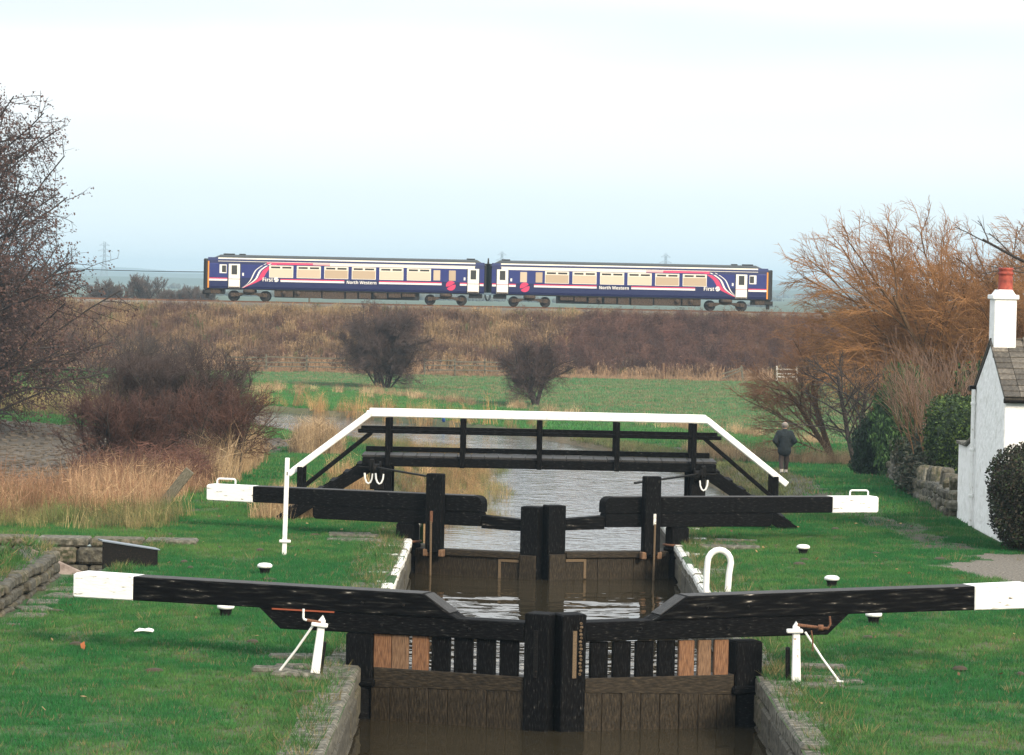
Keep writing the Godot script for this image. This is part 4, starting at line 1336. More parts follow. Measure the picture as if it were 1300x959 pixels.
func build_cottage() -> void:
	var X0 := 9.06
	var X1 := 14.6
	var d0 := 60.0
	var d1 := 63.75
	var dr := 61.9
	var eave0 := 2.68
	var eave1 := 2.76
	var ridge := 3.62
	var t := thing("cottage", "small white rendered cottage with a brown slate roof at the right edge", "cottage", Vector3(X0, 0, -d0))
	var b := Mb.new()
	# the gable outline, pushed out along the ridge
	var tf := Transform3D(Basis(Vector3(0, 0, -1), Vector3.UP, Vector3.RIGHT), Vector3.ZERO)
	b.prism([Vector2(0, -0.3), Vector2(d1 - d0, -0.3), Vector2(d1 - d0, eave1), Vector2(dr - d0, ridge), Vector2(0, eave0)], 0.0, X1 - X0, 0.02, tf)
	obj("wall", b, M.render_white, t)
	# roof decks
	var slope0 := Vector3(0, ridge - eave0, -(dr - d0))
	var up0 := slope0.normalized()
	var n0 := Vector3(0, -up0.z, up0.y)
	n0 = Vector3(0, absf(up0.z), up0.y).normalized()
	var slope1 := Vector3(0, ridge - eave1, d1 - dr)
	var up1 := slope1.normalized()
	var n1 := Vector3(0, absf(up1.z), -up1.y).normalized()
	var rf := Mb.new()
	var a0 := Vector3((X1 - X0) / 2.0, (eave0 + ridge) / 2.0, -(dr - d0) / 2.0)
	rf.box(a0 + n0 * 0.03 - up0 * 0.06, Vector3(X1 - X0 + 0.04, 0.05, slope0.length() + 0.16), 0.006, Basis(Vector3.RIGHT, n0, Vector3.RIGHT.cross(n0)))
	var a1 := Vector3((X1 - X0) / 2.0, (eave1 + ridge) / 2.0, -(dr + d1) / 2.0 + d0)
	rf.box(a1 + n1 * 0.03 - up1 * 0.06, Vector3(X1 - X0 + 0.04, 0.05, slope1.length() + 0.16), 0.006, Basis(Vector3.RIGHT, n1, Vector3.RIGHT.cross(n1)))
	obj("roof", rf, M.slates[0], t)
	var sl := []
	for k in 4:
		var s := Mb.new()
		s.box(Vector3.ZERO, Vector3(0.295, 0.024, 0.33), 0.005, Basis(Vector3.UP, rng.randf_range(-0.02, 0.02)))
		sl.append(s.mesh())
	var rows := 10
	var step := (slope0.length() + 0.12) / rows
	var tilt0 := Basis(Vector3.RIGHT, n0, Vector3.RIGHT.cross(n0))
	for r in rows:
		for k in 19:
			var x := -0.03 + (k + 0.5 * (r % 2)) * 0.302 + 0.15 - 0.15 * (r % 2)
			if x > X1 - X0:
				continue
			var p := Vector3(0, eave0, 0) - up0 * 0.12 + up0 * (step * (r + 0.6)) + n0 * (0.082 + 0.004 * rng.randf())
			var o := put("slate", sl[rng.randi() % 4], M.slates[mini(4, rng.randi() % 4 + (1 if r > 6 and rng.randf() < 0.6 else 0))], t)
			o.transform = Transform3D(tilt0 * Basis(Vector3.RIGHT, -0.07) * Basis(Vector3.UP, rng.randf_range(-0.015, 0.015)), p + Vector3(x + 0.0, 0, 0))
	var back := Mb.new()
	for r in rows:
		for k in 18:
			back.box(Vector3(0.12 + k * 0.302, eave1, -(d1 - d0)) - up1 * 0.12 + up1 * ((slope1.length() + 0.12) / rows * (r + 0.6)) + n1 * 0.082, Vector3(0.295, 0.024, 0.33), 0.005, Basis(Vector3.RIGHT, n1, Vector3.RIGHT.cross(n1)) * Basis(Vector3.RIGHT, -0.05))
	stuff(obj("back_slates", back, M.slates[1], t))
	var rt := Mb.new()
	for k in 9:
		rt.prism([Vector2(-0.14, -0.05), Vector2(0, 0.05), Vector2(0.14, -0.05), Vector2(0.14, -0.02), Vector2(0, 0.085), Vector2(-0.14, -0.02)], 0.6 + k * 0.56, 0.6 + k * 0.56 + 0.55, 0.004, Transform3D(Basis(Vector3(0, 0, -1), Vector3.UP, Vector3.RIGHT), Vector3(0, ridge + 0.07, -(dr - d0))))
	obj("ridge_tiles", rt, M.slates[2], t)
	# barge edge painted white under the slates, gutter along the front eave
	var gut := Mb.new()
	gut.strand(PackedVector3Array([Vector3(-0.03, eave0 - 0.06, 0.1), Vector3(X1 - X0, eave0 - 0.06, 0.1)]), 0.045, 0.045, 8, true)
	obj("gutter", gut, M.iron, t)
	# chimney on the gable
	var ch := Mb.new()
	ch.box(Vector3(0.215, 3.95, -(dr - d0)), Vector3(0.42, 1.2, 0.62), 0.015)
	ch.box(Vector3(0.215, 4.52, -(dr - d0)), Vector3(0.5, 0.09, 0.7), 0.015)
	ch.prism([Vector2(-0.2, 0), Vector2(0.2, 0), Vector2(0.13, 0.1), Vector2(-0.13, 0.1)], -0.26, 0.26, 0.015, Transform3D(Basis.IDENTITY, Vector3(0.215, 4.56, -(dr - d0))))
	var chim := obj("chimney", ch, M.render_white, t)
	var fl := Mb.new()
	fl.box(Vector3(0.22, 3.42, -(dr - d0) + 0.34), Vector3(0.46, 0.1, 0.05), 0.01, Basis(Vector3.RIGHT, -0.5))
	obj("flashing", fl, M.stone, chim)
	var pot := Mb.new()
	pot.lathe(Vector3(0.245, 4.62, -(dr - d0) + 0.02), [[0.15, 0.0], [0.155, 0.04], [0.14, 0.06], [0.132, 0.3], [0.128, 0.32], [0.15, 0.33], [0.155, 0.36], [0.13, 0.375], [0.125, 0.41], [0.145, 0.42], [0.145, 0.455], [0.115, 0.46], [0.11, 0.2]], 20)
	obj("chimney_pot", pot, M.clay, t)
	# drainpipe at the rear corner
	var pipe := Mb.new()
	pipe.strand(PackedVector3Array([Vector3(-0.06, eave1 - 0.05, -(d1 - d0) + 0.12), Vector3(-0.06, 0.05, -(d1 - d0) + 0.12)]), 0.04, 0.04, 10, true)
	for y in [0.6, 1.5, 2.4]:
		pipe.lathe(Vector3(-0.06, y, -(d1 - d0) + 0.12), [[0.04, 0.0], [0.052, 0.01], [0.052, 0.06], [0.04, 0.07]], 10)
	obj("drainpipe", pipe, M.white_clean, t)
	var hop := Mb.new()
	hop.box(Vector3(-0.07, eave1 - 0.03, -(d1 - d0) + 0.02), Vector3(0.12, 0.1, 0.2), 0.01)
	obj("hopper", hop, M.iron, t)
	# lean-to at the back with a sloping coping
	var le := Mb.new()
	le.prism([Vector2(0, -0.4), Vector2(2.4, -0.4), Vector2(2.4, 1.53), Vector2(1.25, 1.53), Vector2(0.0, 1.78)], 0.0, 2.6, 0.015, Transform3D(Basis(Vector3(0, 0, -1), Vector3.UP, Vector3.RIGHT), Vector3(0.02, 0, -(d1 - d0) - 0.003)))
	obj("lean_to", le, M.render_white, t)
	var co := Mb.new()
	co.prism([Vector2(0, 1.785), Vector2(1.25, 1.535), Vector2(2.44, 1.535), Vector2(2.44, 1.6), Vector2(1.27, 1.6), Vector2(0, 1.86)], -0.05, 2.64, 0.01, Transform3D(Basis(Vector3(0, 0, -1), Vector3.UP, Vector3.RIGHT), Vector3(0.02, 0, -(d1 - d0) - 0.003)))
	obj("lean_to_coping", co, M.stone, t)
	# a window in the front wall, behind the bush
	var w := Mb.new()
	w.box(Vector3(2.6, 1.55, 0.0), Vector3(1.0, 1.0, 0.06), 0.01)
	var wn := obj("window", w, M.white_clean, t)
	for k in 4:
		w = Mb.new()
		w.box(Vector3(2.36 + 0.48 * (k % 2), 1.32 + 0.46 * (k / 2), 0.032), Vector3(0.4, 0.38, 0.012), 0.003)
		obj("pane", w, M.glass, wn)


# ---------------------------------------------------------------- railway
func emb_top(x: float) -> float:
	return 2.35 + hill.get_noise_2d(x, 900.0) * 0.12


func emb_y(x: float, k: float) -> float:           # k 0 at the foot (d 248), 1 at the top (d 263.5)
	return lerpf(-2.5, emb_top(x), k) + sin(k * PI) * 0.25 + hill.get_noise_2d(x * 1.5, k * 14.0) * 0.35 * sin(k * PI)


func build_railway() -> void:
	var b := Mb.new()
	var nx := 150
	var prof := [0.0, 0.12, 0.25, 0.4, 0.55, 0.7, 0.85, 1.0]
	for i in nx + 1:
		var x := lerpf(-150, 150, float(i) / nx)
		for k in prof:
			b.v.append(Vector3(x, emb_y(x, k), -248.0 - 15.5 * k))
			var a := clampf(0.45 + patchy.get_noise_2d(x * 0.6, k * 12.0) * 0.8, 0, 1)
			b.c.append(Color(0.10, 0.065, 0.045).lerp(Color(0.19, 0.13, 0.075), a))
			b.n.append(Vector3(0, 0.95, 0.3).normalized())
			b.t.append(Vector2(x, k))
		for e in [[2.45, -266.0], [2.45, -274.5], [-2.6, -290.0]]:
			b.v.append(Vector3(x, e[0], e[1]))
			b.c.append(Color(0.12, 0.09, 0.06))
			b.n.append(Vector3.UP)
			b.t.append(Vector2(x, e[1]))
		if i < nx:
			for k in 10:
				var q := i * 11 + k
				b.ix.append(q); b.ix.append(q + 1); b.ix.append(q + 11)
				b.ix.append(q + 11); b.ix.append(q + 1); b.ix.append(q + 12)
	struct(obj("railway_embankment", b, M.ground))
	var ba := Mb.new()
	var o := [Vector2(-2.6, 0), Vector2(2.6, 0), Vector2(1.6, 0.32), Vector2(-1.6, 0.32)]
	ba.prism(o, -150, 150, 0.01, Transform3D(Basis(Vector3(0, 0, 1), Vector3.UP, Vector3(1, 0, 0)), Vector3(0, 2.3, -270)))
	struct(obj("track_ballast", ba, M.gravel))
	var t := Node3D.new()
	t.name = "railway_track"
	add_child(t, true)
	struct(t)
	t.position = Vector3(0, 2.55, -270)
	for z in [0.72, -0.72]:
		var r := Mb.new()
		r.box(Vector3(0, 0.13, z), Vector3(300, 0.1, 0.07), 0.01)
		r.box(Vector3(0, 0.07, z), Vector3(300, 0.06, 0.14), 0.01)
		obj("rail", r, M.rust, t)
	var sm := Mb.new()
	sm.box(Vector3.ZERO, Vector3(0.25, 0.12, 2.5), 0.02)
	var sm_mesh := sm.mesh()
	for k in 74:
		var s := put("sleeper", sm_mesh, M.grey_wood, t)
		s.position = Vector3(-26 + k * 0.7, 0.035, 0)


const BLUE := Color(0.010, 0.014, 0.075)
const BLUE_UP := Color(0.022, 0.030, 0.16)


func build_train() -> void:
	M.train_blue = mat(BLUE.linear_to_srgb(), 0.35)
	M.train_mid = mat(BLUE_UP.linear_to_srgb(), 0.35)
	M.train_cream = mat(lin(0.78, 0.72, 0.60), 0.4)
	M.train_white = mat(lin(0.80, 0.78, 0.74), 0.4)
	M.train_pink = mat(lin(0.62, 0.045, 0.13), 0.4)
	M.train_pink_pale = mat(lin(0.75, 0.35, 0.36), 0.4)
	M.train_roof = mat(lin(0.035, 0.04, 0.042), 0.6)
	M.train_end = mat(lin(0.012, 0.012, 0.014), 0.6)
	M.train_orange = mat(lin(0.75, 0.28, 0.03), 0.5)
	M.train_under = textured(tex(noise(95, 0.05, 4), [[0.0, lin(0.02, 0.014, 0.01)], [0.5, lin(0.06, 0.04, 0.027)], [1.0, lin(0.13, 0.085, 0.055)]], 256), 0.9, Vector3(0.6, 0.6, 0.6), null, 1.0, true)
	M.train_wheel = mat(lin(0.018, 0.014, 0.012), 0.7)
	M.train_pane = mat(lin(0.58, 0.47, 0.35), 0.12)
	M.train_panes = [M.train_pane, mat(lin(0.64, 0.55, 0.43), 0.12), mat(lin(0.48, 0.37, 0.26), 0.12)]
	M.train_panes = [M.train_pane, mat(lin(0.64, 0.55, 0.43), 0.12), mat(lin(0.48, 0.37, 0.26), 0.12)]
	M.train_pane_dark = mat(lin(0.05, 0.045, 0.04), 0.12)
	carriage(-1.0, Vector3(-25.55, 2.72, -270), "left railway carriage, dark blue with cab and gangway at the train's left end")
	carriage(1.0, Vector3(21.25, 2.72, -270), "right railway carriage, dark blue with its cab at the train's right end")


# x is measured from the cab end towards the coupling; m -1: the cab is at the left, 1: at the right
func carriage(m: float, at: Vector3, label: String) -> void:
	var t := thing("train_carriage", label, "train carriage", at, 0.0, "coupled carriages of the train on the embankment")
	var L := 23.35
	var X := func(x: float) -> float: return -m * x
	var zf := 1.365                      # the side that faces the camera
	# body shell: the cross-section pushed along the train
	var sec := []
	for q in [[-1.3, 1.02], [-1.365, 1.2], [-1.365, 2.9], [-1.3, 3.35], [-1.12, 3.56], [1.12, 3.56], [1.3, 3.35], [1.365, 2.9], [1.365, 1.2], [1.3, 1.02]]:
		sec.append(Vector2(q[0], q[1]))
	var sec_tf := func(x: float) -> Transform3D: return Transform3D(Basis(Vector3(0, 0, 1), Vector3.UP, Vector3(-1, 0, 0)), Vector3(x, 0, 0))
	var body := Mb.new()
	var x0: float = X.call(0.35)
	var x1: float = X.call(L - 0.25)
	body.prism(sec, -maxf(x0, x1), -minf(x0, x1), 0.02, sec_tf.call(0.0))
	obj("body", body, M.train_blue, t)
	# bands of livery, thin sheets a few millimetres proud
	var strip := func(called: String, xa: float, xb: float, ya: float, yb: float, proud: float, mm: Material) -> void:
		for z in [1.0, -1.0]:
			var s := Mb.new()
			s.box(Vector3((X.call(xa) + X.call(xb)) / 2.0, (ya + yb) / 2.0, z * (zf + proud - 0.01)), Vector3(absf(xb - xa), yb - ya, 0.02), 0.002)
			obj(called, s, mm, t)
	strip.call("window_band", 0.36, L - 0.26, 1.92, 3.02, 0.004, M.train_mid)
	# sloping shoulder in cream above the windows, with the pink flash towards the cab
	var shoulder := func(called: String, xa: float, xb: float, ya: float, yb: float, proud: float, mm: Material) -> void:
		for z in [1.0, -1.0]:
			var za := zf - maxf(0.0, ya - 2.9) * 0.144
			var zb := zf - maxf(0.0, yb - 2.9) * 0.144 - maxf(0.0, yb - 3.35) * 0.6
			var p := Mb.new()
			var out := Vector3(0, 0.15, z)
			p.poly([Vector3(X.call(xa), ya, z * (za + proud)), Vector3(X.call(xb), ya, z * (za + proud)), Vector3(X.call(xb), yb, z * (zb + proud)), Vector3(X.call(xa), yb, z * (zb + proud))], out)
			p.poly([Vector3(X.call(xa), yb, z * (zb + proud)), Vector3(X.call(xb), yb, z * (zb + proud)), Vector3(X.call(xb), yb, z * (zb - 0.05)), Vector3(X.call(xa), yb, z * (zb - 0.05))], Vector3.UP)
			obj(called, p, mm, t)
	shoulder.call("cream_band", 1.2, L - 1.0, 3.24, 3.54, 0.012, M.train_cream)
	shoulder.call("cream_band", 10.4, L - 1.05, 3.02, 3.235, 0.008, M.train_cream)
	shoulder.call("pink_flash", 5.2, 9.0, 3.06, 3.235, 0.008, M.train_pink)
	shoulder.call("pale_flash", 9.003, 10.39, 3.06, 3.235, 0.008, M.train_pink_pale)
	shoulder.call("blue_cap", 0.5, 1.2, 3.02, 3.40, 0.006, M.train_mid)
	# waist stripe: pink over white, in runs as on the train
	for q in [[0.45, 1.98], [6.35, 11.6], [14.45, 19.6], [21.1, 21.72], [22.72, L - 0.3]]:
		strip.call("white_stripe", q[0], q[1], 1.64, 1.79, 0.009, M.train_white)
		strip.call("pink_stripe", q[0], q[1], 1.792, 1.885, 0.009, M.train_pink)
	# the S-shaped sweep behind the cab door
	for z in [1.0, -1.0]:
		for band in [[0.0, 0.10, M.train_white], [0.36, 0.52, M.train_white], [0.545, 0.96, M.train_pink]]:
			var p := Mb.new()
			var n := 26
			var prev := []
			for k in n + 1:
				var f := float(k) / n
				var yy := lerpf(1.08, 3.12, f)
				var cf := 2.0 * f - 1.0
				var sx := 0.5 + 0.5 * (0.5 * cf + 0.5 * cf * cf * cf)
				var squeeze := lerpf(0.16, 1.0, smoothstep(0.0, 0.45, f))
				var left_: float = (3.15 if m < 0 else 2.72) + sx * 1.75 + 0.75 * maxf(0.0, f - 0.72) + band[0] * squeeze + (0.0 if band[0] < 0.5 else 0.12 * f)
				var right_: float = left_ + (band[1] - band[0]) * lerpf(0.25, 1.0, smoothstep(0.0, 0.4, f))
				var zz: float = z * (zf - maxf(0.0, yy - 2.9) * 0.144 + 0.012)
				var row := [Vector3(X.call(left_), yy, zz), Vector3(X.call(right_), yy, zz)]
				if k:
					p.poly([prev[0], prev[1], row[1], row[0]], Vector3(0, 0, z))
				prev = row
			obj("livery_sweep", p, band[2], t)
	# windows
	var win := func(xc: float, w: float, ya: float, yb: float, hopper: bool) -> void:
		for z in [1.0, -1.0]:
			var fr := Mb.new()
			fr.box(Vector3(X.call(xc), (ya + yb) / 2.0, z * (zf + 0.006)), Vector3(w, yb - ya, 0.02), 0.006)
			var wo := obj("window", fr, M.train_cream if hopper else M.train_mid, t)
			var ytop := yb - (0.30 if hopper else 0.05)
			var gl := Mb.new()
			gl.box(Vector3(X.call(xc), (ya + 0.05 + ytop) / 2.0, z * (zf + 0.014)), Vector3(w - 0.1, ytop - ya - 0.05, 0.016), 0.003)
			obj("pane", gl, M.train_panes[int(absf(xc * 3.7 + at.x)) % 3], wo)
			if hopper:
				for e in [-1.0, 1.0]:
					var g := Mb.new()
					g.box(Vector3(X.call(xc + e * w * 0.235), yb - 0.16, z * (zf + 0.014)), Vector3(w * 0.38, 0.15, 0.016), 0.003)
					obj("hopper_pane", g, M.train_pane_dark, wo)
	for k in 6:
		win.call(6.4 + k * 2.265, 1.98, 1.98, 2.98, true)
	for x in [19.2, 20.47]:
		win.call(x, 0.66, 1.98, 2.92, false)
	# cab side window
	for z in [1.0, -1.0]:
		var fr := Mb.new()
		fr.box(Vector3(X.call(1.62), 2.62, z * (zf + 0.006)), Vector3(0.58, 0.72, 0.02), 0.006)
		var wo := obj("cab_window", fr, M.train_white, t)
		var gl := Mb.new()
		gl.box(Vector3(X.call(1.70), 2.62, z * (zf + 0.014)), Vector3(0.34, 0.56, 0.016), 0.003)
		obj("pane", gl, M.train_pane_dark, wo)
	# doors
	for x in [2.55, 22.2]:
		for z in [1.0, -1.0]:
			var s := Mb.new()
			s.box(Vector3(X.call(x), 2.05, z * (zf + 0.012)), Vector3(0.93, 1.98, 0.03), 0.01)
			var dr := obj("door", s, M.train_white, t)
			s = Mb.new()
			s.box(Vector3(X.call(x), 2.55, z * (zf + 0.022)), Vector3(0.46, 0.76, 0.02), 0.006)
			obj("door_window", s, M.train_pane_dark, dr)
			s = Mb.new()
			s.box(Vector3(X.call(x), 1.80, z * (zf + 0.026)), Vector3(0.93, 0.04, 0.006), 0.001)
			obj("pink_stripe", s, M.train_pink, dr)
			s = Mb.new()
			s.box(Vector3(X.call(x), 1.12, z * (zf + 0.024)), Vector3(0.9, 0.1, 0.012), 0.002)
			obj("kick_plate", s, M.train_under, dr)
			for e in [-1.0, 1.0]:
				s = Mb.new()
				s.box(Vector3(X.call(x + e * 0.5), 2.05, z * (zf + 0.01)), Vector3(0.05, 2.0, 0.03), 0.004)
				obj("door_post", s, M.train_end, dr)
			s = Mb.new()
			s.box(Vector3(X.call(x + (0.72 if x < 10 else -0.72)), 2.2, z * (zf + 0.012)), Vector3(0.14, 0.24, 0.02), 0.004)
			obj("notice", s, M.train_white, t)
	# lettering
	var lettering := func(words: String, called: String, xc: float, y: float, hgt: float, mm: Material) -> void:
		for z in [1.0, -1.0]:
			var tm := TextMesh.new()
			var sf := SystemFont.new()
			sf.font_names = PackedStringArray(["Droid Sans"])
			sf.font_weight = 800
			tm.font = sf
			tm.text = words
			tm.font_size = 64
			tm.pixel_size = hgt / 46.0
			tm.depth = 0.012
			var o := put(called, tm, mm, t)
			o.position = Vector3(X.call(xc), y, z * (zf + 0.014))
			o.rotation.y = 0.0 if z > 0 else PI
	lettering.call("First", "operator_name", 5.3 if m < 0 else 5.22, 1.80, 0.30, M.train_white)
	lettering.call("North Western", "operator_name", 13.02, 1.72, 0.25, M.train_white)
	# the round emblem: a disc cut by a flowing band
	var emblem := func(xc: float, y: float, r: float, mm: Material) -> void:
		for z in [1.0, -1.0]:
			for part in [0, 1]:
				var p := Mb.new()
				var pts := []
				var n := 20
				for k in n + 1:
					var a: float = lerpf(0.62, PI + 0.25, float(k) / n) + (PI if part else 0.0)
					pts.append(Vector2(cos(a), sin(a)) * r)
				var c := Vector2(0.12, 0.05) * r * (-1.0 if part == 0 else 1.0)
				pts.append(c + Vector2(-0.25, -0.1) * r * (1.0 if part == 0 else -1.0))
				pts.append(c + Vector2(0.3, 0.2) * r * (1.0 if part == 0 else -1.0))
				p.prism(pts, 0.0, 0.006, 0.001, Transform3D(Basis(Vector3(z, 0, 0), Vector3.UP, Vector3(0, 0, z)), Vector3(X.call(xc), y, z * (zf + 0.012))))
				obj("emblem", p, mm, t)
	emblem.call(20.36, 1.62, 0.40, M.train_pink)
	emblem.call(6.0 if m < 0 else 4.5, 1.82, 0.2, M.train_white)
	# roof
	var rs := [Vector2(-1.14, 3.55), Vector2(-0.95, 3.70), Vector2(-0.5, 3.80), Vector2(0.5, 3.80), Vector2(0.95, 3.70), Vector2(1.14, 3.55)]
	var roof := Mb.new()
	var r0: float = X.call(1.35)
	var r1: float = X.call(L - 0.9)
	roof.prism(rs, -maxf(r0, r1), -minf(r0, r1), 0.01, sec_tf.call(0.0))
	# the roof falls away at both ends
	for e in [[1.355, 0.38], [L - 0.905, L - 0.15]]:
		for i in rs.size() - 1:
			var a: Vector2 = rs[i]
			var b: Vector2 = rs[i + 1]
			var q := [Vector3(X.call(e[0]), a.y, -a.x), Vector3(X.call(e[0]), b.y, -b.x), Vector3(X.call(e[1]), lerpf(3.2, b.y, 0.3), -b.x * 0.98), Vector3(X.call(e[1]), lerpf(3.2, a.y, 0.3), -a.x * 0.98)]
			roof.poly(q, Vector3(0, 1, 0))
	var ro := obj("roof", roof, M.train_roof, t)
	var vents := Mb.new()
	for q in [[2.0, 0.9], [3.1, 0.5], [L - 1.4, 0.7]]:
		vents.box(Vector3(X.call(q[0]), 3.84, 0.1), Vector3(q[1], 0.10, 0.8), 0.03)
	obj("roof_vents", vents, M.train_end, ro)
	# cab end with its gangway
	var cab := Mb.new()
	cab.box(Vector3(X.call(0.12), 2.2, 0), Vector3(0.32, 2.5, 1.5), 0.06)
	cab.box(Vector3(X.call(0.28), 2.15, 0), Vector3(0.28, 2.5, 2.58), 0.08)
	obj("gangway", cab, M.train_end, t)
	for z in [1.0, -1.0]:
		var y := Mb.new()
		y.box(Vector3(X.call(0.42), 2.15, z * (zf - 0.005)), Vector3(0.12, 2.2, 0.03), 0.006)
		obj("yellow_corner", y, M.train_orange, t)
	var en := Mb.new()
	en.box(Vector3(X.call(L - 0.02), 2.3, 0), Vector3(0.5, 2.4, 1.5), 0.05)
	obj("inner_gangway", en, M.train_end, t)
	var bu := Mb.new()
	bu.box(Vector3(X.call(0.35), 0.8, 0), Vector3(0.5, 0.42, 2.3), 0.04)
	bu.strand(PackedVector3Array([Vector3(X.call(0.3), 0.7, 0), Vector3(X.call(-0.15), 0.7, 0)]), 0.16, 0.2, 10, true)
	bu.box(Vector3(X.call(0.3), 0.45, 0.6), Vector3(0.3, 0.5, 0.2), 0.03)
	obj("coupler", bu, M.train_wheel, t)
	var ho := Mb.new()
	for z in [-0.3, 0.3]:
		var hp := PackedVector3Array()
		for k in 8:
			var a := PI * k / 7.0
			hp.append(Vector3(X.call(L - 0.2 + 0.42 * (1 - cos(a)) / 2.0), 0.95 - 0.5 * sin(a), z))
		ho.strand(hp, 0.03, 0.03, 5)
	ho.strand(PackedVector3Array([Vector3(X.call(L), 3.4, 0.6), Vector3(X.call(L + 0.05), 3.95, 0.62)]), 0.05, 0.05, 6, true)
	obj("hoses", ho, M.train_wheel, t)
	# underframe boxes
	var boxes := [[6.2, 0.7, 0.6], [7.0, 0.75, 0.62], [8.6, 2.2, 0.66], [10.7, 1.8, 0.7], [12.2, 0.95, 0.68], [13.3, 1.0, 0.62], [14.55, 1.1, 0.6], [15.75, 1.0, 0.5], [16.9, 1.1, 0.42], [1.0, 0.8, 0.45]]
	for q in boxes:
		var s := Mb.new()
		s.box(Vector3(X.call(q[0]), 1.02 - q[2] / 2.0, 0.0), Vector3(q[1], q[2], 2.3), 0.03)
		obj("equipment_box", s, M.train_under if int(q[0] * 10) % 3 else M.train_wheel, t)
	var bk := Mb.new()
	bk.box(Vector3(X.call(11.8), 0.66, 0.0), Vector3(11.9, 0.62, 1.7), 0.03)
	bk.box(Vector3(X.call(1.0), 0.75, 0.0), Vector3(1.3, 0.4, 1.9), 0.03)
	bk.box(Vector3(X.call(22.4), 0.8, 0.0), Vector3(1.1, 0.35, 1.9), 0.03)
	obj("underframe", bk, M.train_end, t)
	var tank := Mb.new()
	for x in [6.65, 7.8, 14.2]:
		tank.lathe(Vector3(X.call(x), 0.72, 1.0), [[0.0, -0.3], [0.2, -0.3], [0.2, 0.3], [0.0, 0.3]], 12, Basis(Vector3.RIGHT, PI / 2.0))
	obj("air_tanks", tank, M.train_under, t)
	var sole := Mb.new()
	sole.box(Vector3(X.call(L / 2.0), 1.0, 0), Vector3(L - 1.2, 0.14, 2.5), 0.02)
	obj("sole_bar", sole, M.train_end, t)
	# bogies
	for x in [3.75, 19.95]:
		var bo := Mb.new()
		for z in [1.05, -1.05]:
			bo.prism([Vector2(-1.55, 0.42), Vector2(-0.9, 0.38), Vector2(-0.55, 0.52), Vector2(0.55, 0.52), Vector2(0.9, 0.38), Vector2(1.55, 0.42), Vector2(1.55, 0.60), Vector2(0.9, 0.68), Vector2(-0.9, 0.68), Vector2(-1.55, 0.60)], z - 0.08, z + 0.08, 0.015, Transform3D(Basis.IDENTITY, Vector3(X.call(x), 0, 0)))
			for e in [-1.3, 1.3]:
				bo.box(Vector3(X.call(x) + e, 0.5, z + 0.03), Vector3(0.36, 0.34, 0.3), 0.04)
			bo.lathe(Vector3(X.call(x), 0.68, z), [[0.0, 0.0], [0.45, 0.0], [0.5, 0.08], [0.5, 0.2], [0.4, 0.28], [0.0, 0.28]], 14)
		bo.box(Vector3(X.call(x), 0.65, 0), Vector3(0.5, 0.3, 2.0), 0.03)
		var bog := obj("bogie", bo, M.train_under, t)
		for e in [-1.3, 1.3]:
			var w := Mb.new()
			for z in [0.74, -0.74]:
				w.lathe(Vector3(X.call(x) + e, 0.42, z), [[0.0, -0.06], [0.44, -0.06], [0.44, -0.02], [0.42, 0.06], [0.3, 0.06], [0.28, 0.03], [0.12, 0.03], [0.1, 0.08], [0.0, 0.08]], 22, Basis(Vector3.RIGHT, PI / 2.0))
			w.strand(PackedVector3Array([Vector3(X.call(x) + e, 0.42, -0.7), Vector3(X.call(x) + e, 0.42, 0.7)]), 0.08, 0.08, 8)
			obj("wheelset", w, M.train_wheel, bog)


func build_fences() -> void:
	var g := "posts and rails along the foot of the embankment"
	var fence := func(label: String, xa: float, xb: float, d: float, rails: Array, gap: float, m: Material, hgt: float) -> void:
		var t := thing("wooden_fence", label, "fence", Vector3(xa, -2.35, -d))
		var n := maxi(1, int(round((xb - xa) / gap)))
		for k in n + 1:
			var p := Mb.new()
			p.box(Vector3((xb - xa) * k / n, hgt / 2.0, 0.0), Vector3(0.13, hgt + 0.1, 0.12), 0.015, Basis(Vector3.BACK, rng.randf_range(-0.05, 0.05)))
			obj("post", p, m, t)
			if k < n:
				for r in rails:
					var q := Mb.new()
					q.box(Vector3((xb - xa) * (k + 0.5) / n, r + rng.randf_range(-0.04, 0.04), 0.075), Vector3((xb - xa) / n + 0.1, 0.09, 0.035), 0.008, Basis(Vector3.BACK, rng.randf_range(-0.02, 0.02)))
					obj("rail", q, m, t)
	fence.call("post and rail fence at the embankment's foot, left of the round dark bush", -21.6, -9.4, 246.2, [0.35, 0.7, 1.02], 3.0, M.grey_wood, 1.2)
	fence.call("post and rail fence at the embankment's foot, between the two dark bushes", -6.6, 0.2, 246.2, [0.35, 0.7, 1.02], 2.5, M.grey_wood, 1.2)
	fence.call("short pale three-railed fence at the embankment's foot by the willow", 19.9, 21.4, 245.5, [0.35, 0.65, 0.95], 1.5, M.fence_pale, 1.15)
	var p := Mb.new()
	p.box(Vector3(0, 0.55, 0), Vector3(0.16, 1.3, 0.14), 0.02)
	var o := obj("marker_post", p, M.new_wood_dark)
	o.position = Vector3(11.4, -2.35, -246)
	tag(o, "single yellowish post standing in dry grass under the bramble slope", "post")
	var t := thing("broken_fence", "collapsed fence post with two slanting rails under the bramble slope", "fence", Vector3(16.9, -2.35, -245.6))
	p = Mb.new()
	p.box(Vector3(0.4, 0.55, 0), Vector3(0.14, 1.3, 0.13), 0.02, Basis(Vector3.BACK, 0.12))
	obj("post", p, M.grey_wood, t)
	for k in 2:
		p = Mb.new()
		p.box(Vector3(-0.35, 0.5 + k * 0.25, 0.08), Vector3(1.7, 0.09, 0.04), 0.01, Basis(Vector3.BACK, 0.42 - k * 0.1))
		obj("rail", p, M.grey_wood, t)


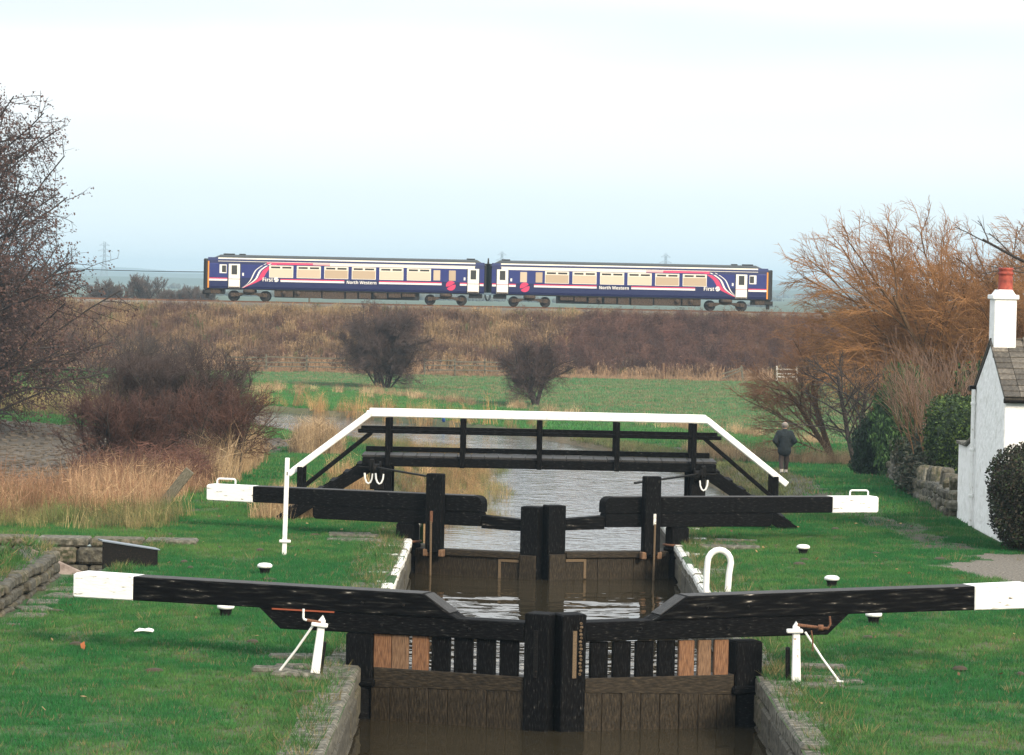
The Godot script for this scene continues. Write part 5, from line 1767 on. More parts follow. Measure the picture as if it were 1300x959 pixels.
func build_pylons() -> void:
	var spots := [[-439.0, 3500.0, "faint lattice pylon on the horizon left of the train"], [-14.0, 3650.0, "faint lattice pylon on the horizon above the gap between the carriages"], [162.0, 3500.0, "faint lattice pylon on the horizon above the right carriage"]]
	for s in spots:
		var t := thing("pylon", s[2], "pylon", Vector3(s[0], -3, -s[1]), 0.4, "pylons on the horizon")
		var b := Mb.new()
		var corner := func(h: float, k: int) -> Vector3:
			var w: float = lerpf(4.2, 0.9, minf(1.0, h / 28.0))
			return Vector3(w * (1 if k in [0, 1] else -1), h, w * (1 if k in [0, 3] else -1))
		for k in 4:
			var pts := PackedVector3Array()
			for h in [0.0, 10.0, 20.0, 28.0, 44.0]:
				pts.append(corner.call(h, k))
			b.strand(pts, 0.35, 0.25, 4)
			for h in 8:
				b.strand(PackedVector3Array([corner.call(h * 5.2, k), corner.call(h * 5.2 + 5.2, (k + 1) % 4)]), 0.16, 0.16, 4)
				b.strand(PackedVector3Array([corner.call(h * 5.2, (k + 1) % 4), corner.call(h * 5.2 + 5.2, k)]), 0.16, 0.16, 4)
		obj("tower", b, M.pylon, t)
		for h in [28.0, 34.0, 40.0]:
			var a := Mb.new()
			for e in [-1.0, 1.0]:
				var tip := Vector3(e * (7.5 if h == 34.0 else 5.8), h, 0)
				for k in [[0.9, 0.9], [0.9, -0.9]]:
					a.strand(PackedVector3Array([Vector3(e * 0.9, h, k[1]), tip]), 0.22, 0.18, 4)
					a.strand(PackedVector3Array([Vector3(e * 0.9, h + 2.2, k[1]), tip]), 0.18, 0.16, 4)
			obj("cross_arm", a, M.pylon, t)
	# a line wire between two poles beyond the railway
	for q in [[-52.0, "slim wooden line pole beyond the railway behind the alder"], [-20.0, "slim wooden line pole beyond the railway behind the left carriage"]]:
		var p := Mb.new()
		p.strand(PackedVector3Array([Vector3(0, 0, 0), Vector3(0, 8.0, 0)]), 0.12, 0.09, 8, true)
		var o := obj("line_pole", p, M.grey_wood)
		o.position = Vector3(q[0], -2.5, -320)
		tag(o, q[1], "pole")
	var w := Mb.new()
	var pts := PackedVector3Array()
	for k in 13:
		var f := k / 12.0
		pts.append(Vector3(32.0 * f, -0.35 * 4.0 * f * (1 - f), 0))
	w.strand(pts, 0.035, 0.035, 5)
	var o := obj("overhead_wire", w, M.iron)
	o.position = Vector3(-52, 5.45, -320)
	tag(o, "thin dark overhead wire running from behind the alder to the train", "wire")


# ---------------------------------------------------------------- grass, reeds and scrub
func tuft(blades: int, hgt: float, width: float, spread: float, lean: float) -> ArrayMesh:
	var b := Mb.new()
	for k in blades:
		var a := rng.randf() * TAU
		var r := spread * sqrt(rng.randf())
		var p := Vector3(cos(a) * r, -0.01, sin(a) * r)
		var h := hgt * rng.randf_range(0.55, 1.15)
		var la := a + rng.randf_range(-0.8, 0.8)
		var up := Vector3(cos(la) * lean * h * rng.randf_range(0.2, 1.2), h, sin(la) * lean * h * rng.randf_range(0.2, 1.2))
		var sa := rng.randf() * TAU
		b.blade(p, up, Vector3(cos(sa), 0, sin(sa)) * width, Color.WHITE * rng.randf_range(0.75, 1.2))
	return b.mesh()


func reed(blades: int, hgt: float, width: float, spread: float) -> ArrayMesh:      # bent dry stems with drooping blades and some plumes
	var b := Mb.new()
	for k in blades:
		var a := rng.randf() * TAU
		var r := spread * sqrt(rng.randf())
		var p := Vector3(cos(a) * r, -0.05, sin(a) * r)
		var h := hgt * rng.randf_range(0.5, 1.1)
		var top := p + Vector3(rng.randfn() * 0.16 * h + 0.06 * h, h, rng.randfn() * 0.16 * h)
		var sa := rng.randf() * TAU
		var side := Vector3(cos(sa), 0, sin(sa))
		var g := Color.WHITE * rng.randf_range(0.65, 1.25)
		b.blade(p, top - p, side * width, g)
		var mid := p.lerp(top, rng.randf_range(0.4, 0.9))
		var droop := Vector3(rng.randfn() * 0.16, rng.randf_range(0.0, 0.35), rng.randfn() * 0.16) * h
		b.blade(mid, droop, Vector3(0, width * 0.5, 0) + side * width * 0.6, g * 1.1)
	return b.mesh()


func scrub(stems: int, hgt: float, spread: float) -> ArrayMesh:        # a small clump of bare bramble twigs
	var b := Mb.new()
	for k in stems:
		var a := rng.randf() * TAU
		var r := spread * sqrt(rng.randf())
		var p := Vector3(cos(a) * r, 0, sin(a) * r)
		var h := hgt * rng.randf_range(0.5, 1.15)
		var q := p + Vector3(rng.randfn() * 0.3, 1.0, rng.randfn() * 0.3) * h * 0.6
		var e := q + Vector3(rng.randfn() * 0.5, 0.5, rng.randfn() * 0.5) * h * 0.6
		b.strand(PackedVector3Array([p, q, e]), 0.014, 0.007, 3)
		for j in 4:
			var s := p.lerp(q, rng.randf_range(0.3, 1.0)) if j < 2 else q.lerp(e, rng.randf())
			b.strand(PackedVector3Array([s, s + Vector3(rng.randfn(), rng.randf_range(-0.2, 1.0), rng.randfn()) * h * 0.22]), 0.009, 0.005, 3)
	for k in b.v.size():
		b.c.append(Color.WHITE)
	return b.mesh()


func upright(x: float, y: float, d: float, s: float, tilt := 0.12) -> Transform3D:
	return Transform3D((Basis(Vector3(rng.randf_range(-1, 1), 0, rng.randf_range(-1, 1)).normalized(), rng.randf() * tilt) * Basis(Vector3.UP, rng.randf() * TAU)).scaled(Vector3(s, s * rng.randf_range(0.8, 1.25), s)), Vector3(x, y, -d))


func on_stone(x: float, d: float) -> bool:
	var rim := 0.3 if d > 43.0 else 0.22 + 0.3 * maxf(0.0, patchy.get_noise_2d(x * 9.0, d * 9.0))
	if d < 66.2 and x > WALL_L - rim and x < WALL_R + rim:
		return true
	if x > -9.5 and x < -6.15 and d > 49.4 and d < 56.4:
		return true
	if absf(x + 6.9) < 0.3 and d > 38.5 and d < 50.0:
		return true
	if x > 8.95 and d > 60.0 and d < 66.5:
		return true
	# the slabs by the heel posts, half grown over
	for g in [D_NEAR, D_FAR]:
		if absf(d - g) < 1.2 and (absf(x - WALL_L + 0.7) < 0.6 or absf(x - WALL_R - 0.7) < 0.6) and patchy.get_noise_2d(x * 20.0, d * 20.0) > 0.0:
			return true
	if d > 43.0 and d < 60.0 and (absf(x - WALL_L + 0.4) < 0.45 or absf(x - WALL_R - 0.4) < 0.45) and patchy.get_noise_2d(x * 26.0, d * 14.0) > 0.06:
		return true
	return false


func build_lawn() -> void:
	for kind in 2:
		var tfs := []
		var cols := PackedColorArray()
		var mesh := tuft(9, 0.06, 0.0045, 0.06, 0.7) if kind == 0 else tuft(11, 0.085, 0.010, 0.13, 0.7)
		var n := 285000 if kind == 0 else 130000
		for k in n:
			var d := sqrt(rng.randf_range(29.0 * 29.0, 66.0 * 66.0)) if kind == 0 else sqrt(rng.randf_range(64.0 * 64.0, 150.0 * 150.0))
			var w := d * 0.1566 + 3.4
			var x := rng.randf_range(-w, w)
			if on_stone(x, d):
				continue
			var z := zone(x, d)
			if z > 1 or (z == 1 and rng.randf() < 0.86):
				continue
			var s := 9.0
			if d > 66.0:
				s = canal_dist(x, d)
				if s < 0.1:
					continue
			var a := patchy.get_noise_2d(x, d)
			var b := patchy.get_noise_2d(x * 5.0 + 90.0, d * 5.0)
			b += 0.6 * patchy.get_noise_2d(x * 16.0 + 11.0, d * 9.0)
			if b > 0.3 and rng.randf() < 0.62:
				continue
			var f := clampf(0.24 + a * 0.95 + b * 0.85 + rng.randf_range(-0.25, 0.3), 0, 1)
			var col := Color(0.011, 0.125, 0.025).lerp(Color(0.076, 0.18, 0.035), f)
			if rng.randf() < 0.035 + 0.12 * maxf(0.0, b):
				col = Color(0.2, 0.15, 0.07)
			if d > 66.0 and s < 2.0:
				col = col.lerp(Color(0.17, 0.13, 0.06), 0.6)
			var g := rng.randf_range(0.7, 1.3)
			tfs.append(upright(x, ground_y(x, d), d, rng.randf_range(0.7, 1.25) * (1.0 if kind == 0 else lerpf(1.0, 1.7, (d - 64.0) / 86.0)), 0.3))
			cols.append(Color(col.r * g, col.g * g, col.b * g))
		scatter("lawn_grass" if kind == 0 else "meadow_grass", mesh, M.grass, tfs, cols)
	var tf2 := []
	var cc2 := PackedColorArray()
	var coarse := tuft(14, 0.13, 0.005, 0.06, 0.9)
	for k in 5200:
		var d := rng.randf_range(31.0, 68.0)
		var x := 0.0
		match k % 4:
			0: x = WALL_L - 0.12 - absf(rng.randfn()) * 0.35
			1: x = WALL_R + 0.12 + absf(rng.randfn()) * 0.35
			2: x = -6.9 - absf(rng.randfn()) * 0.25 if d < 50.0 else -6.1 + absf(rng.randfn()) * 0.15
			3: x = rng.randf_range(-8.0, 8.9)
		if (k % 4 == 3 and (patchy.get_noise_2d(x * 9.0, d * 9.0) < 0.2 or on_stone(x, d))) or (k % 4 == 2 and d > 57.0):
			continue
		if x > WALL_L - 0.1 and x < WALL_R + 0.1:
			continue
		tf2.append(upright(x, ground_y(x, d) + (0.4 if k % 4 == 2 and d < 50.0 and x > -7.2 else 0.0), d, rng.randf_range(0.5, 1.15), 0.5))
		var g := rng.randf_range(0.7, 1.25)
		cc2.append(Color(0.035 * g, 0.12 * g, 0.02 * g) if rng.randf() < 0.7 else Color(0.2 * g, 0.17 * g, 0.07 * g))
	scatter("coarse_grass", coarse, M.grass, tf2, cc2)
	# worm casts and scuffed bare spots
	var tf := []
	var cc := PackedColorArray()
	var cast := Mb.new()
	cast.lathe(Vector3.ZERO, [[0.09, 0.0], [0.08, 0.02], [0.05, 0.035], [0.0, 0.042]], 9)
	for k in 70:
		var d := sqrt(rng.randf_range(33.0 * 33.0, 64.0 * 64.0))
		var x := rng.randf_range(-8.5, 8.5)
		if on_stone(x, d) or x < -6.2:
			continue
		tf.append(Transform3D(Basis(Vector3.UP, rng.randf() * TAU).scaled(Vector3(rng.randf_range(0.4, 1.4), rng.randf_range(0.5, 1.2), rng.randf_range(0.4, 0.9))), Vector3(x, ground_y(x, d) + 0.02, -d)))
		cc.append(Color(0.05, 0.038, 0.025))
	scatter("worm_casts", cast.mesh(), M.twig, tf, cc)
	tf = []
	cc = PackedColorArray()
	var lf := Mb.new()
	lf.leaf(Vector3(0, 0.045, 0), Vector3(0.03, 0.012, 0), Vector3(0.0, 0.008, 0.022))
	for k in 260:
		var d := sqrt(rng.randf_range(32.0 * 32.0, 66.0 * 66.0))
		var x := rng.randf_range(-7.0, 8.5)
		if on_stone(x, d):
			continue
		tf.append(upright(x, ground_y(x, d), d, rng.randf_range(0.6, 1.3), 0.8))
		cc.append([Color(0.22, 0.12, 0.05), Color(0.13, 0.07, 0.035), Color(0.3, 0.2, 0.09)][rng.randi() % 3])
	scatter("fallen_leaves", lf.mesh(), M.dry, tf, cc)
	# the young crop and its stubble on the far field
	var tfs := []
	var cols := PackedColorArray()
	var mesh := tuft(10, 0.12, 0.03, 0.25, 0.9)
	for k in 90000:
		var d := sqrt(rng.randf_range(147.0 * 147.0, 246.0 * 246.0))
		var w := d * 0.1566 + 3.0
		var x := rng.randf_range(-w, w)
		if zone(x, d) == 3 or (d < 235.0 and canal_dist(x, d) < 0.6):
			continue
		var crop := zone(x, d) == 4
		var f := clampf(0.35 + patchy.get_noise_2d(x * 0.8, d * 2.2) * 0.9 + rng.randf_range(-0.35, 0.35), 0, 1)
		var col := Color(0.06, 0.19, 0.065).lerp(Color(0.17, 0.18, 0.085), f) if crop else Color(0.035, 0.18, 0.035).lerp(Color(0.09, 0.18, 0.05), f)
		if crop and rng.randf() < 0.16:
			col = Color(0.24, 0.18, 0.10)
		tfs.append(upright(x, ground_y(x, d), d, rng.randf_range(0.6, 1.3), 0.3))
		cols.append(col)
	scatter("crop_rows", mesh, M.grass, tfs, cols)


func reed_bed(called: String, mesh: Mesh, n: int, pick: Callable, cols_in: Array, smin: float, smax: float) -> void:
	var tfs := []
	var cols := PackedColorArray()
	for k in n:
		var p: Vector2 = pick.call()
		if p.x > 1e5:
			continue
		var y := maxf(ground_y(p.x, p.y), WATER_LOW - 0.15)
		tfs.append(upright(p.x, y, p.y, clampf(rng.randf_range(smin, smax) * (1.0 + 0.9 * patchy.get_noise_2d(p.x * 7.0 + 30.0, p.y * 7.0)), smin * 0.6, smax * 1.3), 0.34))
		var col: Color = cols_in[rng.randi() % cols_in.size()]
		var g := rng.randf_range(0.65, 1.3) * (1.0 + 0.6 * patchy.get_noise_2d(p.x * 4.0, p.y * 4.0))
		cols.append(Color(col.r * g, col.g * g, col.b * g))
	scatter(called, mesh, M.dry, tfs, cols)


func build_reeds() -> void:
	var none := Vector2(1e6, 0)
	var tan_ := [Color(0.42, 0.27, 0.125), Color(0.33, 0.2, 0.09), Color(0.5, 0.35, 0.18), Color(0.27, 0.155, 0.075)]
	var pale := [Color(0.44, 0.31, 0.18), Color(0.36, 0.245, 0.13), Color(0.52, 0.38, 0.22), Color(0.26, 0.17, 0.09)]
	var reddish := [Color(0.3, 0.17, 0.095), Color(0.38, 0.24, 0.14), Color(0.24, 0.125, 0.07), Color(0.44, 0.3, 0.17)]
	var tall := reed(34, 1.25, 0.009, 0.35)
	var mid := reed(34, 0.8, 0.006, 0.3)
	var short := reed(30, 0.45, 0.006, 0.25)
	# dry grass in front of the thicket at the left
	reed_bed("dry_grass", mid, 2600, func():
		var d := rng.randf_range(60.5, 80.0)
		var x := rng.randf_range(-13.5, -5.6)
		var edge := -6.9 - maxf(0.0, d - 62.0) * 0.02 + 0.8 * patchy.get_noise_2d(x * 4, d * 4)
		if d > 67.5 + maxf(0.0, x + 9.6) * 4.0 or x > edge or d < 61.6 + 0.3 * (x + 9.0) - 1.0 * patchy.get_noise_2d(x * 6, 3.0) or path_dist(x, d, left_path) < 0.75:
			return none
		return Vector2(x, d - (0.0 if x > -9.0 else 1.5)), reddish, 0.42, 1.0)
	reed_bed("dry_grass_edge", short, 500, func():
		var d := rng.randf_range(58.5, 64.0)
		var x := rng.randf_range(-12.0, -6.2)
		return Vector2(x, d), [Color(0.2, 0.18, 0.07), Color(0.3, 0.24, 0.11), Color(0.1, 0.13, 0.04)], 0.5, 1.0)
	# pale fringe along the right of the thicket and between the left path and the canal
	reed_bed("tall_dry_grass", tall, 480, func():
		var d := rng.randf_range(80.0, 118.0)
		var x := -7.0 - (d - 84.0) * 0.045 - absf(rng.randfn()) * 0.45
		if path_dist(x, d, left_path) < 0.5:
			return none
		return Vector2(x, d), pale, 0.55, 0.95)
	reed_bed("canal_reeds", tall, 3300, func():
		var d := rng.randf_range(70.0, 127.0)
		var x := lerpf(-9.0, -1.0, rng.randf())
		var c := canal_dist(x, d)
		if x > 0.0 or c < -0.7 or c > (2.4 if d < 92.0 else 0.9) + patchy.get_noise_2d(x, d * 2.0) * 2.0 or path_dist(x, d, left_path) < 1.5 or (c > 1.4 and d < 90.0 and patchy.get_noise_2d(x * 5.0, d * 5.0) > 0.1):
			return none
		return Vector2(x, d), tan_, 0.3, 0.62)
	reed_bed("reed_clump", tall, 340, func():
		var a := rng.randf() * TAU
		var r := sqrt(rng.randf())
		return Vector2(-7.9 + cos(a) * r * 0.85, 133 + sin(a) * r * 4.0), pale, 0.7, 1.1)
	reed_bed("low_dry_grass", short, 700, func():
		var d := rng.randf_range(62.0, 76.0)
		var x := rng.randf_range(-4.9, -2.3)
		return Vector2(x, d), pale, 0.6, 1.2)
	# green-tipped rushes standing in the water off the left bank
	reed_bed("water_rushes", mid, 560, func():
		var d := rng.randf_range(98.0, 131.0)
		var x := -2.6 + rng.randf() * (2.2 + 0.5 * sin(d * 0.4))
		return Vector2(x, d), [Color(0.33, 0.22, 0.09), Color(0.4, 0.28, 0.13), Color(0.12, 0.15, 0.04), Color(0.2, 0.2, 0.07)], 0.4, 0.8)
	reed_bed("water_rushes", mid, 260, func():
		var d := rng.randf_range(138.0, 150.0)
		var x := rng.randf_range(-6.5, -1.2)
		if canal_dist(x, d) < -1.8:
			return none
		return Vector2(x, d), [Color(0.33, 0.22, 0.09), Color(0.16, 0.17, 0.06)], 0.35, 0.6)
	# reeds along the far bank of the bend
	reed_bed("far_bank_reeds", tall, 2600, func():
		var d := rng.randf_range(150.0, 196.0)
		var x := rng.randf_range(-32.0, 2.0)
		var c := canal_dist(x, d)
		if c < -0.5 or c > 2.4 + 1.6 * patchy.get_noise_2d(x * 2.0, d * 2.0) or d < 172.0 - 2.1 * (x + 4.4) * 0.75 - 6.0 or (x > -4.0 and rng.randf() < 0.55 + 0.06 * x):
			return none
		return Vector2(x, d), [Color(0.44, 0.26, 0.10), Color(0.36, 0.2, 0.085), Color(0.5, 0.33, 0.15)], 0.45, 1.05)
	reed_bed("bank_grass", short, 1500, func():
		var d := rng.randf_range(100.0, 165.0)
		var x := rng.randf_range(-1.0, 9.5)
		var c := canal_dist(x, d)
		if c < -0.1 or c > 1.0 or x < 3.0 - (d - 100.0) * 0.05:
			return none
		return Vector2(x, d), [Color(0.2, 0.15, 0.07), Color(0.13, 0.12, 0.05), Color(0.26, 0.19, 0.10)], 0.5, 0.9)
	# tussocks along the edge of the field
	reed_bed("field_edge_grass", short, 1100, func():
		var x := rng.randf_range(-34.0, 17.0)
		var d := 184.0 - 2.35 * x + rng.randfn() * 2.0
		if x < -8.0:
			d = 205.0 + rng.randfn() * 4.0
		if x > 15.8:
			d = 146.0
		if d > 232.0 or d < 120.0 or patchy.get_noise_2d(x * 2.5, 40.0) < -0.05:
			return none
		return Vector2(x, d), pale, 0.5, 1.5)
	reed_bed("field_edge_grass", mid, 330, func():
		var x := rng.randf_range(7.5, 15.5)
		var d := 136.0 - (x - 9.0) * 1.5 + rng.randfn() * 2.2
		return Vector2(x, d), pale, 0.45, 1.1)
	reed_bed("left_verge_grass", tall, 900, func():
		var x := rng.randf_range(-36.0, -18.0)
		var d := rng.randf_range(160.0, 182.0) + (-x - 20.0) * 0.5
		return Vector2(x, d), [Color(0.34, 0.26, 0.11), Color(0.2, 0.2, 0.07), Color(0.4, 0.3, 0.15)], 0.5, 1.1)
	# the embankment: dry grass to the left, dark bramble to the right
	var tfs := []
	var cols := PackedColorArray()
	var big := reed(26, 0.85, 0.035, 0.5)
	for k in 9000:
		var x := rng.randf_range(-50.0, 50.0)
		var f := rng.randf()
		var bram := clampf((x - 2.0 + 4.0 * patchy.get_noise_2d(x * 0.7, f * 6.0) + (0.55 - f) * 5.0) / 3.0, 0.0, 1.0) * (1.0 if f > 0.09 else 0.0) * (1.0 if f < 0.93 else 0.3)
		if rng.randf() < bram:
			continue
		var a := patchy.get_noise_2d(x * 1.3, f * 20.0)
		var col := Color(0.235, 0.15, 0.085).lerp(Color(0.36, 0.245, 0.125), clampf(0.4 + a, 0, 1)).lerp(Color(0.15, 0.085, 0.06), clampf(0.3 - 1.4 * a, 0, 0.85))
		if f > 0.9:
			col = Color(0.3, 0.23, 0.13)
		if f < 0.12:
			col = Color(0.36, 0.235, 0.14)
		if rng.randf() < 0.03:
			col = Color(0.12, 0.14, 0.05)
		var g := rng.randf_range(0.75, 1.25)
		tfs.append(upright(x, emb_y(x, f), 248.0 + 15.5 * f, rng.randf_range(0.5, 1.2) * (0.55 if f > 0.88 else 1.0), 0.25))
		cols.append(Color(col.r * g, col.g * g, col.b * g))
	for k in 1800:
		var x := rng.randf_range(-45.0, 45.0)
		var g := rng.randf_range(0.7, 1.2)
		var d := 247.6 - absf(rng.randfn()) * 0.9
		tfs.append(upright(x, ground_y(x, d), d, rng.randf_range(0.2, 0.5), 0.3))
		cols.append(Color(0.4 * g, 0.26 * g, 0.155 * g))
	scatter("embankment_grass", big, M.dry, tfs, cols)
	tfs = []
	cols = PackedColorArray()
	var br := scrub(13, 1.3, 0.55)
	for k in 7500:
		var x := rng.randf_range(-50.0, 50.0)
		var f := rng.randf_range(0.06, 0.97)
		var bram := clampf((x - 2.0 + 4.0 * patchy.get_noise_2d(x * 0.7, f * 6.0) + (0.55 - f) * 5.0) / 3.0, 0.0, 1.0)
		if rng.randf() > maxf(bram, 0.34 * clampf(0.5 + 1.5 * patchy.get_noise_2d(x * 1.3 + 50.0, f * 14.0), 0.0, 1.0)):
			continue
		var g := rng.randf_range(0.7, 1.3)
		tfs.append(upright(x, emb_y(x, f) - 0.1, 248.0 + 15.5 * f, rng.randf_range(0.55, 1.15) * (0.75 if f > 0.85 else 1.0), 0.3))
		var col := Color(0.07, 0.036, 0.03).lerp(Color(0.2, 0.10, 0.07), pow(rng.randf(), 2.0))
		if x > 17.0 and rng.randf() < 0.4:
			col = Color(0.17, 0.08, 0.035)
		cols.append(Color(col.r * g, col.g * g, col.b * g))
	scatter("embankment_bramble", br, M.twig, tfs, cols)
	# brambles and dead stalks round the thicket's foot
	tfs = []
	cols = PackedColorArray()
	for k in 520:
		var x := rng.randf_range(-11.4, -7.4)
		var d := rng.randf_range(70.0, 96.0)
		if path_dist(x, d, left_path) < 0.9 or x < -11.4 + (96.0 - d) * 0.075:
			continue
		var g := rng.randf_range(0.7, 1.3)
		tfs.append(upright(x, ground_y(x, d), d, rng.randf_range(0.4, 0.85), 0.3))
		cols.append(Color(0.11 * g, 0.05 * g, 0.036 * g))
	scatter("bramble_stalks", br, M.twig, tfs, cols)


# ---------------------------------------------------------------- the walker
func seg(p: Vector3, a: Vector3, b: Vector3, ra: float, rb: float) -> float:
	var ab := b - a
	var t := clampf((p - a).dot(ab) / ab.length_squared(), 0.0, 1.0)
	return p.distance_to(a + ab * t) - lerpf(ra, rb, t)


func nets(bones: Array, lo: Vector3, hi: Vector3, cell: float, soft: float) -> Mb:       # surface nets over tapered bones joined smoothly
	var nx := int((hi.x - lo.x) / cell) + 2
	var ny := int((hi.y - lo.y) / cell) + 2
	var nz := int((hi.z - lo.z) / cell) + 2
	var val := PackedFloat32Array()
	val.resize(nx * ny * nz)
	var field := func(p: Vector3) -> float:
		var s := 0.0
		for q in bones:
			s += exp(-seg(p, q[0], q[1], q[2], q[3]) / soft)
		return -soft * log(maxf(s, 1e-30))
	for k in nz:
		for j in ny:
			for i in nx:
				val[(k * ny + j) * nx + i] = field.call(lo + Vector3(i, j, k) * cell)
	var b := Mb.new()
	var idx := {}
	for k in nz - 1:
		for j in ny - 1:
			for i in nx - 1:
				var sum := Vector3.ZERO
				var cnt := 0
				for e in [[0, 0, 0, 1, 0, 0], [0, 1, 0, 1, 1, 0], [0, 0, 1, 1, 0, 1], [0, 1, 1, 1, 1, 1], [0, 0, 0, 0, 1, 0], [1, 0, 0, 1, 1, 0], [0, 0, 1, 0, 1, 1], [1, 0, 1, 1, 1, 1], [0, 0, 0, 0, 0, 1], [1, 0, 0, 1, 0, 1], [0, 1, 0, 0, 1, 1], [1, 1, 0, 1, 1, 1]]:
					var a: float = val[((k + e[2]) * ny + j + e[1]) * nx + i + e[0]]
					var c: float = val[((k + e[5]) * ny + j + e[4]) * nx + i + e[3]]
					if (a < 0.0) != (c < 0.0):
						var t := a / (a - c)
						sum += Vector3(i + lerpf(e[0], e[3], t), j + lerpf(e[1], e[4], t), k + lerpf(e[2], e[5], t))
						cnt += 1
				if cnt:
					var p := lo + sum / cnt * cell
					idx[(k * ny + j) * nx + i] = b.v.size()
					b.v.append(p)
					var h := cell * 0.5
					b.n.append(Vector3(field.call(p + Vector3(h, 0, 0)) - field.call(p - Vector3(h, 0, 0)), field.call(p + Vector3(0, h, 0)) - field.call(p - Vector3(0, h, 0)), field.call(p + Vector3(0, 0, h)) - field.call(p - Vector3(0, 0, h))).normalized())
					b.t.append(Vector2(p.x, p.y))
	var quad := func(a: int, c: int, d: int, e: int, flip: bool) -> void:
		for q in ([idx[a], idx[c], idx[d], idx[a], idx[d], idx[e]] if flip else [idx[a], idx[d], idx[c], idx[a], idx[e], idx[d]]):
			b.ix.append(q)
	for k in range(1, nz - 1):
		for j in range(1, ny - 1):
			for i in range(1, nx - 1):
				var at := (k * ny + j) * nx + i
				var v0 := val[at] < 0.0
				if v0 != (val[at + 1] < 0.0):
					quad.call(at, at - nx, at - nx - nx * ny, at - nx * ny, not v0)
				if v0 != (val[at + nx] < 0.0):
					quad.call(at, at - nx * ny, at - 1 - nx * ny, at - 1, not v0)
				if v0 != (val[at + nx * ny] < 0.0):
					quad.call(at, at - 1, at - 1 - nx, at - nx, not v0)
	return b


